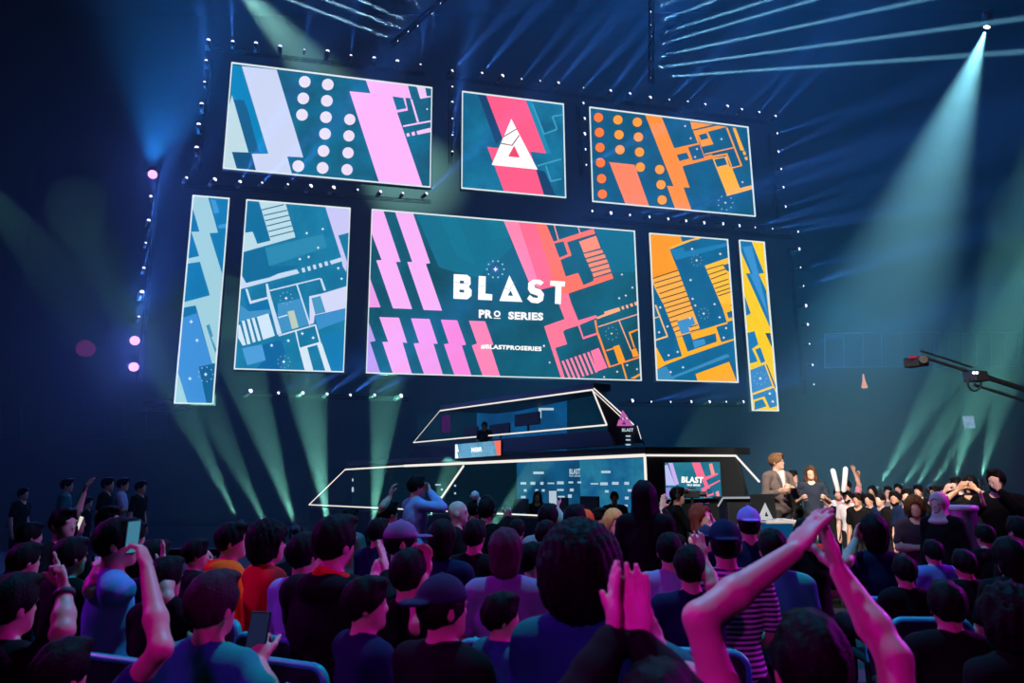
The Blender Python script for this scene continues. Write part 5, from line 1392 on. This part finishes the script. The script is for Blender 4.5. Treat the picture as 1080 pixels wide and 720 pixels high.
PP(430, 607, 3.5, 'person in black raising one forearm in front of the standing blue shirt', hair='short', top=BLACK, arms=(None, A((441, 660, 3.4), (447, 608, 3.5), (449, 580, 3.55), (0, -1, 0), 'relaxed')))
PP(466, 569, 5.2, 'person in navy with round dark hair below the standing blue shirt', hair='medium', top=NAVY)
PP(533, 583, 4.3, 'person with magenta lit hair and a pale collar on a navy top', hair='medium', hair_col=(0.06, 0.02, 0.04), top=(0.2, 0.2, 0.35), yo=-0.2)  # hair colour holds the magenta light on it
PP(561, 592, 4.7, 'person with a red lit profile just right of the magenta lit hair', hair='short', top=BLACK, yo=1.1, skin=SK3, arms=(K('face'), None))
PP(578, 547, 7.2, 'person in a grey green shirt lifting a phone overhead', key='lift_phone', hair='short', top=(0.25, 0.3, 0.27), arms=(None, A((597, 556, 7.1), (587, 536, 7.3), (584, 527, 7.35), (0, 1, 0), 'grip')))
PP(606, 549, 6.5, 'person in a white and lilac shirt left of the orange hair', hair='short', top=(0.5, 0.45, 0.65), yo=0.2)
PP(617, 551, 7.7, 'person with bright orange hair', hair='medium', hair_col=(0.6, 0.10, 0.02), top=BLACK, yo=0.3)
PP(632, 547, 8.8, 'dark haired man in black looking right beside the blond woman', hair='short', top=BLACK, yaw=2.4, eyes=True, skin=SK3)
PP(647, 551, 7.5, 'blond long haired woman in a pink top', hair='long', hair_col=(0.45, 0.28, 0.1), top=PINK, yaw=3.0, eyes=True, skin=SK3, head=(-.1, -.15))
PP(592, 585, 4.9, 'person in navy with a rounded blue cap', hair='cap_back', hat_col=(0.05, 0.09, 0.3), top=NAVY)
PP(640, 585, 4.8, 'person with short dark hair in navy just right of the rounded blue cap', hair='short', top=NAVY)
PP(679, 524, 5.6, 'tall dark standing person with long black hair before the backdrop', sit=False, hair='long', top=BLACK, sleeve='long', yo=0.2)
PP(714, 523, 9.8, 'camera operator in black with a headset facing right', key='cameraman', sit=False, hair='short', top=BLACK, sleeve='long', yaw=1.8, floor=0.5, skin=SK3, arms=(K('phone'), K('phone')), eyes=True)
PP(699, 549, 8.2, 'person in black raising an open hand beside the camera operator', hair='long', top=BLACK, yo=0.2, arms=(A((694, 553, 8.0), (698, 536, 8.2), (700, 526, 8.25), (0, -1, 0), 'flat'), None))
PP(738, 545, 7.8, 'woman in a black strap top filming with a phone, reddish long hair', key='filming', hair='long', hair_col=(0.12, 0.03, 0.02), top=BLACK, sleeve='none', yaw=2.2, skin=SK3, head=(.3, .1), arms=(A((750, 562, 7.7), (747, 549, 7.8), (745, 541, 7.8), (0, 1, 0), 'grip'), A((757, 562, 7.9), (751, 548, 7.9), (748, 541, 7.9), (-1, 0, 0), 'grip')))
PP(706, 582, 4.9, 'person in a pale violet shirt with short black hair below the filming woman', hair='short', top=(0.3, 0.27, 0.5))
PP(728, 600, 4.0, 'person in navy raising an open palm left of the striped shirt', hair='short', top=NAVY, arms=(None, A((752, 618, 3.9), (742, 590, 4.0), (736, 566, 4.05), (-.5, -.8, 0), 'flat')))
PP(765, 574, 4.4, 'person in a striped shirt wearing a navy cap', hair='cap_back', hat_col=NAVY, top=WHITE, mat_top=M_STRIPE)
PP(790, 553, 6.2, 'person wearing a violet domed cap under the hosts', hair='cap_back', hat_col=(0.3, 0.2, 0.6), top=NAVY)
PP(816, 580, 4.55, 'person in a pale blue shirt left of the overhead clapping hands', hair='short', top=(0.03, 0.45, 0.32))
PP(922, 562, 5.6, 'dark haired person in navy with a magenta lit bent arm', hair='medium', top=NAVY, arms=(A((893, 592, 5.4), (902, 570, 5.6), (907, 552, 5.65), (.5, -.8, 0), 'relaxed'), None))
PP(985, 583, 6.0, 'person in a blue shirt in front of the pink headscarf', hair='short', top=(0.12, 0.2, 0.5), hair_col=BLACK)
PP(991, 531, 7.7, 'woman in a pale pink headscarf facing left', sit=False, floor=TIER(7.7) - .1, hair='headscarf', hair_col=(0.68, 0.42, 0.45), top=BLACK, sleeve='long', yaw=-2.1, skin=SK3, eyes=True)
PP(965, 535, 8.4, 'curly haired woman in a flowered dark top facing the seats', sit=False, floor=TIER(8.4) - .2, hair='curly', hair_col=(0.10, 0.05, 0.02), top=(0.06, 0.04, 0.06), yaw=3.6, skin=SK1, eyes=True, arms=(K('crossed'), K('crossed')))
PP(1051, 507, 8.2, 'large bearded man in black raising a hand to his face', sit=False, hair='short', top=BLACK, yaw=-2.2, beard=True, skin=SK3, wide=1.2, eyes=True, arms=(K('face'), K('clap')), sleeve='long')
# dark rows at the right
for i, (u, v, Y, hr, t, yo_) in enumerate(((1018, 596, 4.8, 'short', 'third seat in from the picture edge', 0), (1066, 588, 4.8, 'medium', 'at the picture edge under the bearded man', 0), (955, 604, 4.8, 'short', 'behind the bent magenta arm', 0), (1000, 640, 2.95, 'short', 'nearest of the dark rows', .1), (1070, 655, 2.95, 'curly', 'nearest at the picture edge', -.2), (1040, 566, 6.7, 'short', 'right of the silver bin', 0), (1076, 560, 6.7, 'short', 'farthest out right of the silver bin', 0))):
    PP(u, v, Y, 'person in black seen from behind, %s' % t, hair=hr, top=BLACK, yo=yo_)
# dark rows at the left
for i, (u, v, Y, t, kw) in enumerate(((24, 592, 4.8, 'at the far left edge', {}), (72, 588, 4.8, 'left of the pale blue shirt', {}), (160, 590, 4.8, 'between the raised phone and the orange hood', {}), (30, 566, 6.7, 'second row back at the far left', {}), (76, 551, 7.7, 'holding a lit phone aloft, forearm bent', dict(arms=(None, K('up')), yo=.4)), (66, 553, 6.7, 'facing right beside the lit phone', dict(yo=1.2)), (113, 549, 7.7, 'with purple lit cheek under the white shirt', dict(yo=1.0)), (140, 566, 6.7, 'right of the purple lit cheek', {}), (398, 562, 6.7, 'left of the standing blue shirt', {}), (500, 566, 5.8, 'below the headphone wearer', {}), (745, 568, 6.7, 'in a dark navy cap with a white mark', dict(hair='cap_back')), (850, 563, 6.2, 'right of the stage counter', {}), (575, 565, 6.4, 'below the lifted phone', {}), (330, 582, 5.8, 'near the fourth floor lamp', {}), (545, 560, 7.7, 'left of the lifted phone', {}))):
    PP(u, v, Y, 'person in dark clothes seated %s' % t, **{**dict(hair='short', top=BLACK if i % 2 else NAVY), **kw})
# people close to the stage
PP(438, 513, 8.6, 'standing person in a pale blue long sleeved shirt, hands at the face', sit=False, hair='short', top=(0.22, 0.32, 0.62), sleeve='long', yaw=1.0, skin=SK1, wide=1.15, arms=(K('binocular'), K('binocular')))
PP(482, 541, 8.6, 'bald man in a dark top with pink lit face turned right', hair='bald', top=BLACK, yaw=1.5, skin=SK3)
PP(500, 538, 9.0, 'person in black holding a small white ball above the head', key='ball', sit=False, floor=.3, hair='short', top=BLACK, yaw=0.6, skin=SK3, arms=(None, A((508, 534, 8.9), (505, 526, 9.0), (501, 521, 9.0), (0, -1, 0), 'grip')))
PP(513, 539, 8.6, 'person with headphones over short hair, right arm raised', key='headphones', hair='short', top=BLACK, sleeve='long', skin=SK3, arms=(None, A((530, 556, 8.5), (536, 547, 8.6), (536, 538, 8.6), (0, -1, 0), 'point')))
PP(409, 541, 8.7, 'person in dark clothes with one raised fist left of the standing blue shirt', hair='short', top=BLACK, yo=.3, arms=(A((404, 534, 8.6), (411, 524, 8.7), (413, 516, 8.7), (1, 0, 0), 'relaxed'), None))
PP(368, 548, 8.7, 'person in grey seated left of the raised fist', hair='short', top=GREY)
# players and caster
PP(567, 524, 16.3, 'player silhouette seated left in the stage pod', sit=True, floor=0.63, seat=False, hair='long', top=BLACK, yaw=3.3, skin=SK4, name='person', arms=(K('crossed'), K('crossed')))
PP(648, 525, 14.85, 'player silhouette seated right in the stage pod', sit=True, floor=0.63, seat=False, hair='short', top=BLACK, yaw=3.2, skin=SK4, wide=1.1)
PP(511, 453, 17.9, 'caster silhouette seated in the raised booth', sit=True, floor=2.9, seat_z=0.12, seat=False, hair='medium', top=BLACK, yaw=3.2, skin=SK4)
# ------------------------------------------------------------------ hosts
PP(818.5, 487, 10.6, 'fair haired man in a grey jacket and open white shirt holding a tablet', key='host', sit=False, floor=0.86, hair='short', hair_col=(0.16, 0.09, 0.045), top=(0.15, 0.125, 0.12), jacket=(0.75, 0.74, 0.74), sleeve='long', yaw=2.75, legs=(0.05, 0.052, 0.055), skin=(0.62, 0.40, 0.29), eyes=True, vox=0.0095, wide=1.12, arms=(K('mic'), K('gesture')), head=(-.55, 0))
PP(855, 499, 11.3, 'smiling woman in a dark blouse with shoulder length brown hair', key='hostess', sit=False, floor=0.86, hair='long', hair_col=(0.06, 0.03, 0.015), top=(0.02, 0.03, 0.05), sleeve='short', yaw=3.5, skin=(0.62, 0.40, 0.29), eyes=True, vox=0.0095, arms=(K('gesture'), K('gesture')), head=(.1, .05))
PP(835, 503, 11.95, 'dark haired man in a suit between the two hosts, further back', sit=False, floor=0.86, hair='short', top=BLACK, jacket=(0.6, .6, .6), sleeve='long', yaw=2.4, skin=SK1)
# standing crowd right of the hosts, faces towards the stage front
RC = [(884, 521, 13.2, WHITE, 'short', 'man in a white shirt under the thunder sticks', {}), (894, 524, 12.6, WHITE, 'short', 'bearded man in a white shirt right of the thunder sticks', dict(beard=True)), (905, 527, 12.4, BLACK, 'short', 'smiling man in black beside the bearded white shirt', {}), (917, 527, 12.6, NAVY, 'short', 'man in navy under the raised open hand', {}),
      (929, 527, 12.2, NAVY, 'crop', 'man with cropped hair between two navy shirts', {}), (944, 526, 12.0, BLACK, 'short', 'bearded man in black fifth from the sticks', dict(beard=True)), (957, 524, 11.4, NAVY, 'short', 'tall bearded man in navy behind the curly woman', dict(beard=True)), (969, 518, 13.5, BLACK, 'short', 'clean shaven man standing above the curly woman', {}),
      (986, 519, 13.6, BLACK, 'short', 'man behind the pink headscarf, left one', {}), (995, 519, 13.9, GREY, 'short', 'man behind the pink headscarf, right one', {}), (937, 519, 14.6, GREY, 'short', 'man in grey in the second line of the standing crowd', {}), (920, 518, 14.8, BLACK, 'medium', 'person with raised open hand in the second line', dict(arms=(None, K('up', pose='flat')))), (893, 513, 14.4, PINK, 'short', 'person lifting an arm over the head in a pink shirt', dict(arms=(K('up'), None))),
      (1011, 513, 11.2, BLACK, 'short', 'person in black cupping hands at the eyes', dict(arms=(K('binocular'), K('binocular')), yaw=-1.9)), (1023, 511, 10.8, BLACK, 'medium', 'person with both elbows wide, cupped hands at the eyes', dict(arms=(K('binocular'), K('binocular')), yaw=-2.4)), (872, 527, 13.0, BLACK, 'short', 'man in black partly hidden behind the clapping hands', {}), (948, 516, 15.2, NAVY, 'short', 'man far back in the standing crowd above the navy shirts', {})]
for i, (u, v, Y, t, hr, lab, kw) in enumerate(RC):
    PP(u, v, Y, lab, sit=False, floor=0.42 if Y > 12 else (0.3), **{**dict(hair=hr, top=t, yaw=-2.5 + .13 * (i % 5), skin=(SK1, SK3, SK2)[i % 3], eyes=True, head=(0.1 * ((i % 3) - 1), 0)), **kw})
# left stand
for i, (u, v, lab, kw) in enumerate(((129, 511, 'person in a white printed t shirt standing arms folded in the dim left stand', dict(top=(0.45, 0.5, 0.7), arms=(K('crossed'), K('crossed')))), (113, 511, 'dim person standing left of the white printed t shirt', {}), (24, 521, 'person with a pink lit face far left in the dim stand', dict(skin=SK3)), (70, 512, 'person in a dull teal shirt in the dim left stand', dict(top=TEALT)), (92, 530, 'dim person in a dark shirt below the teal one', {}), (148, 514, 'dim person right of the white printed t shirt', {}))):
    PP(u, v, 15.0, lab, sit=False, floor=0.4, **{**dict(hair='short', top=BLACK, yaw=1.2 + .2 * (i % 3), skin=SK1), **kw})

build_crowd()
def shift(key):
    sp = [x for x in SPECS if x['kw'].get('key') == key][0]; return sp['Y'] / sp['Y0']
# ------------------------------------------------------------------ held and worn things
def fwd(p): return (CAM - Vector(p)).normalized()
phone('smartphone with a glowing picture held high by the tall raised forearm', at(141, 566, 2.33 * shift('left_arm')), Vector((-.25, -1, 0.15)), (-.1, 0, 1), '4f9ab8', 0.6, 0.72)
phone('smartphone held up by the light blue shirt, dark screen', at(272, 668, 2.76 * shift('phone_blue')), (0, -1, 0.2), (0.05, 0, 1), '2a3560', 0.4, 1.05)
phone('smartphone lifted above the grey green shirt', at(583, 526, 7.3 * shift('lift_phone')), (0, -1, 0), (0, 0, 1), 'b8cce0', 0.9, 1.2)
phone('smartphone with a bright edge aloft in the dim left rows', at(83, 551, 7.6), (0, -1, 0), (.3, 0, 1), 'e8e4d8', 0.9, 1.0)
phone('smartphone of the woman in the strap top', at(745, 540, 7.75 * shift('filming')), (0.6, -1, 0), (0, 0, 1), '30323a', 0.5, 1.3)
p = at(109, 591, 4.45 * shift('camera_hold'))
r = thing('compact_camera', 'small dark camera held by the pale blue shirt', 'camera', p, 0.2)
MB().box((0, 0, 0), (0.12, 0.05, 0.075), 0, None, 0.01).build('body', M_BLACK, r); MB().lathe((0, 0.02, 0), [(0.03, 0), (0.03, 0.04), (0.026, 0.045)], 14, 0, (0, 1, 0)).build('lens', M_PHONE, r)
MB().box((0, -0.026, 0), (0.08, 0.002, 0.055)).build('display', emit('camera_display', lin('6a6ac0'), .7), r)
p = at(732, 521, 9.6 * shift('cameraman'))
r = thing('video_camera', 'black video camera in front of the camera operator', 'video camera', p, -0.2); r.scale = (.62, .62, .62)
MB().box((-.05, 0, 0), (0.34, 0.14, 0.17), 0, None, 0.02).box((-.05, 0, 0.13), (0.2, 0.03, 0.03), 0, None, .01).build('body', M_BLACK, r); MB().lathe((0.12, 0, 0), [(0.05, 0), (0.06, 0.12), (0.07, 0.14), (0.066, 0.15)], 14, 0, (1, 0, 0)).build('lens', M_DARK, r)
MB().box((-.16, -.09, 0.08), (.1, .06, .06), 0, None, .01).build('viewfinder', M_BLACK, r); MB().tube([(-.05, 0, -.08), (-.05, 0, -1.2)], .03, 8).build('support', M_BLACK, r)
p = at(501, 522, 8.95 * shift('ball'))
tag(MB().sphere((0, 0, 0), 0.055, 14, 9).build('ball', pbr('white_ball', (.75, .72, .72), .5)), 'small white ball held above a head before the stage pod', 'ball').location = p
# thunder sticks
for i, (a, b) in enumerate((((884, 519), (878, 494)), ((884, 519), (886.5, 492)))):
    A_, B_ = at(*a, 13.0), at(*b, 13.0); mb = MB(); d_ = B_ - A_
    A_ = A_ + Vector((0.1 * i, 0, 0)); mb.tube([Vector((0, 0, 0)), d_ * .06, d_ * .94, d_], [0.02, 0.045, 0.045, 0.02], 12)
    o = mb.build('inflatable_stick', pbr('white_vinyl', (0.8, 0.8, 0.85), 0.3)); o.location = A_
    tag(o, ('white inflatable cheering stick leaning left over the standing crowd', 'white inflatable cheering stick held upright over the standing crowd')[i], 'cheering stick')
# tablet of the host, wristwatch, wristband
hb, Hd_, T_, AP_ = PEOPLE['host']; b0 = Vector(hb.location)
q = b0 + Vector(T_(0.0, 0.30, 1.235))
r = thing('tablet', 'dark tablet held in front of the grey jacket', 'tablet', q, 0.6); MB().box((0, 0, 0), (0.26, 0.18, 0.012), 0, None, 0.004).build('body', M_BLACK, r); MB().box((0, 0, 0.0068), (0.24, 0.16, 0.001)).build('display', M_PHONE, r)
hb, Hd_, T_, AP_ = PEOPLE['fist']; sh, el, wr, d, n, pose, qq = AP_[1]
c = wr + (el - wr) * .12; ax = unit(wr - el)
MB().lathe(c, [(0.034, -0.012), (0.038, -0.01), (0.038, 0.01), (0.034, 0.012)], 16, 0, ax).build('wristband', M_BLACK, hb)
hb, Hd_, T_, AP_ = PEOPLE['headphones']
mb = MB(); b1 = [Vector(Hd_(0.098 * math.cos(t), -.005, 0.02 + 0.135 * math.sin(t))) for t in [i * math.pi / 10 for i in range(11)]]
mb.tube(b1, 0.012, 8)
hp = mb.build('headphones', M_BLACK); hp.location = hb.location; tag(hp, 'black headphones on the person with the raised pointing arm', 'headphones')
for q_ in (-1, 1): MB().lathe(Hd_(q_ * .088, -.005, 0.0), [(0.03, 0), (0.036, 0.008), (0.034, 0.026), (0.02, 0.03)], 14, 0, Vector(Hd_(q_, 0, 0)) - Vector(Hd_(0, 0, 0))).build('ear_cup', M_BLACK, hp)
hb, Hd_, T_, AP_ = PEOPLE['cameraman']
mb = MB(); mb.tube([Vector(Hd_(0.095 * math.cos(t), -.005, 0.02 + 0.13 * math.sin(t))) for t in [i * math.pi / 10 for i in range(11)]], 0.010, 8)
hp = mb.build('headset', M_BLACK); hp.location = hb.location; tag(hp, 'black headset worn by the camera operator', 'headset')
for q_ in (-1, 1): MB().lathe(Hd_(q_ * .086, -.005, 0.0), [(0.03, 0), (0.036, 0.008), (0.034, 0.026), (0.02, 0.03)], 14, 0, Vector(Hd_(q_, 0, 0)) - Vector(Hd_(0, 0, 0))).build('ear_cup', M_BLACK, hp)
MB().tube([Hd_(-.09, .0, -.01), Hd_(-.085, .07, -.06), Hd_(-.03, .12, -.075)], 0.005, 6).build('microphone_boom', M_BLACK, hp)
# red collar of the black hooded top
hb, Hd_, T_, AP_ = PEOPLE['praying']
gc = Grow(0.010); gc.chain([T_(-.09, -.02, 1.47), T_(0, -.085, 1.50), T_(.09, -.02, 1.47), T_(.09, .05, 1.42)], [.03, .034, .03, .022], .02)
obj('collar', gc.mesh('collar'), M_CLOTH, hb, RED)['label'] = 'bright red collar'

# empty seats whose rims show between the rows
for u, v, Y, lab in ((283, 634, 4.75, 'behind the red shirt'), (274, 651, 4.35, 'over the dark phone screen'), (868, 644, 4.5, 'left of the right bare forearm'), (946, 640, 4.5, 'right of the bare forearm'), (1024, 677, 3.75, 'nearest of the right rows'), (1074, 669, 3.75, 'at the lower right picture edge'), (727, 690, 3.45, 'right of the teal sleeve'), (800, 690, 3.45, 'under the overhead clapper left arm'), (223, 617, 5.6, 'under the orange hood'), (1052, 632, 4.6, 'in the dark right rows')):
    p = at(u, v, Y); fl = TIER(Y)
    if any(math.hypot(p.x - x, p.y + 0.235 - y) < 0.46 for x, y in SEATS): continue
    seat_at(p.x, p.y + 0.235, fl, math.atan2(3.6 - p.x, 17 - p.y), 'empty arena seat with blue lit edge ' + lab)
# a seat that would stand inside a neighbour is not there
PPL = [Vector((o.location.x, o.location.y)) for o in COL.objects if o.parent is None and o.get('category') == 'person']
for o in [o for o in COL.objects if o.parent is None and o.get('category') == 'seat']:
    a = o.rotation_euler.z; c = Vector((o.location.x, o.location.y)); bk = c + Vector((math.sin(a), -math.cos(a))) * 0.2
    if any((q - c).length > 0.2 and min((q - bk).length, (q - c).length) < 0.38 for q in PPL):
        for ch in list(o.children_recursive) + [o]: bpy.data.objects.remove(ch)
print('PEOPLE', PN_[0], 'WARN', WARN)
# ================================================================== LIGHT ON PEOPLE
def spot(name, loc, target, energy, col, deg, blend=0.4, r=0.15):
    return lamp_light(name, Vector(loc), Vector(target) - Vector(loc), energy, col, deg, blend, r)
spot('magenta_key', (10.5, 7.4, 5.6), (0.3, 3.6, 1.2), 3000 * CROWD_W, (0.9, 0.01, 1.2), 60, .7)
spot('magenta_rim', (-9.0, 5.6, 6.5), (0.8, 3.0, 1.2), 1300 * CROWD_W, (0.9, 0.01, 1.2), 60, .7)
spot('cyan_top', (0.5, 6.0, 10.5), (0.3, 3.8, 0.8), 4200 * CROWD_W, (0.0, 0.42, 0.75), 85, .6)
spot('host_key', (0.5, 2.0, 8.5), (4.4, 10.8, 2.0), 8000 * HOST_W, (1.0, 0.86, 0.70), 22, .5)
spot('standing_crowd_key', (2.5, 4.0, 9.0), (7.4, 12.6, 1.9), 20000 * HOST_W, (1.0, 0.78, 0.66), 42, .8)
spot('filming_key', (-1.5, 3.0, 8.0), (2.1, 8.2, 1.8), 2500 * HOST_W, (1.0, 0.75, 0.5), 20, .8)
spot('pod_violet', (-6.0, 5.0, 7.0), (-1.2, 8.8, 1.9), 500 * CROWD_W, (0.6, 0.45, 1.0), 26, .8)
spot('left_stand_blue', (-3.0, 9.0, 8.0), (-9.3, 15.0, 1.6), 350 * CROWD_W, (0.35, 0.3, 1.0), 30, .8)
spot('magenta_front', (-0.9, -0.7, 3.8), (0.4, 2.0, 1.7), 230 * CROWD_W, (1.0, 0.01, 0.95), 85, .8)
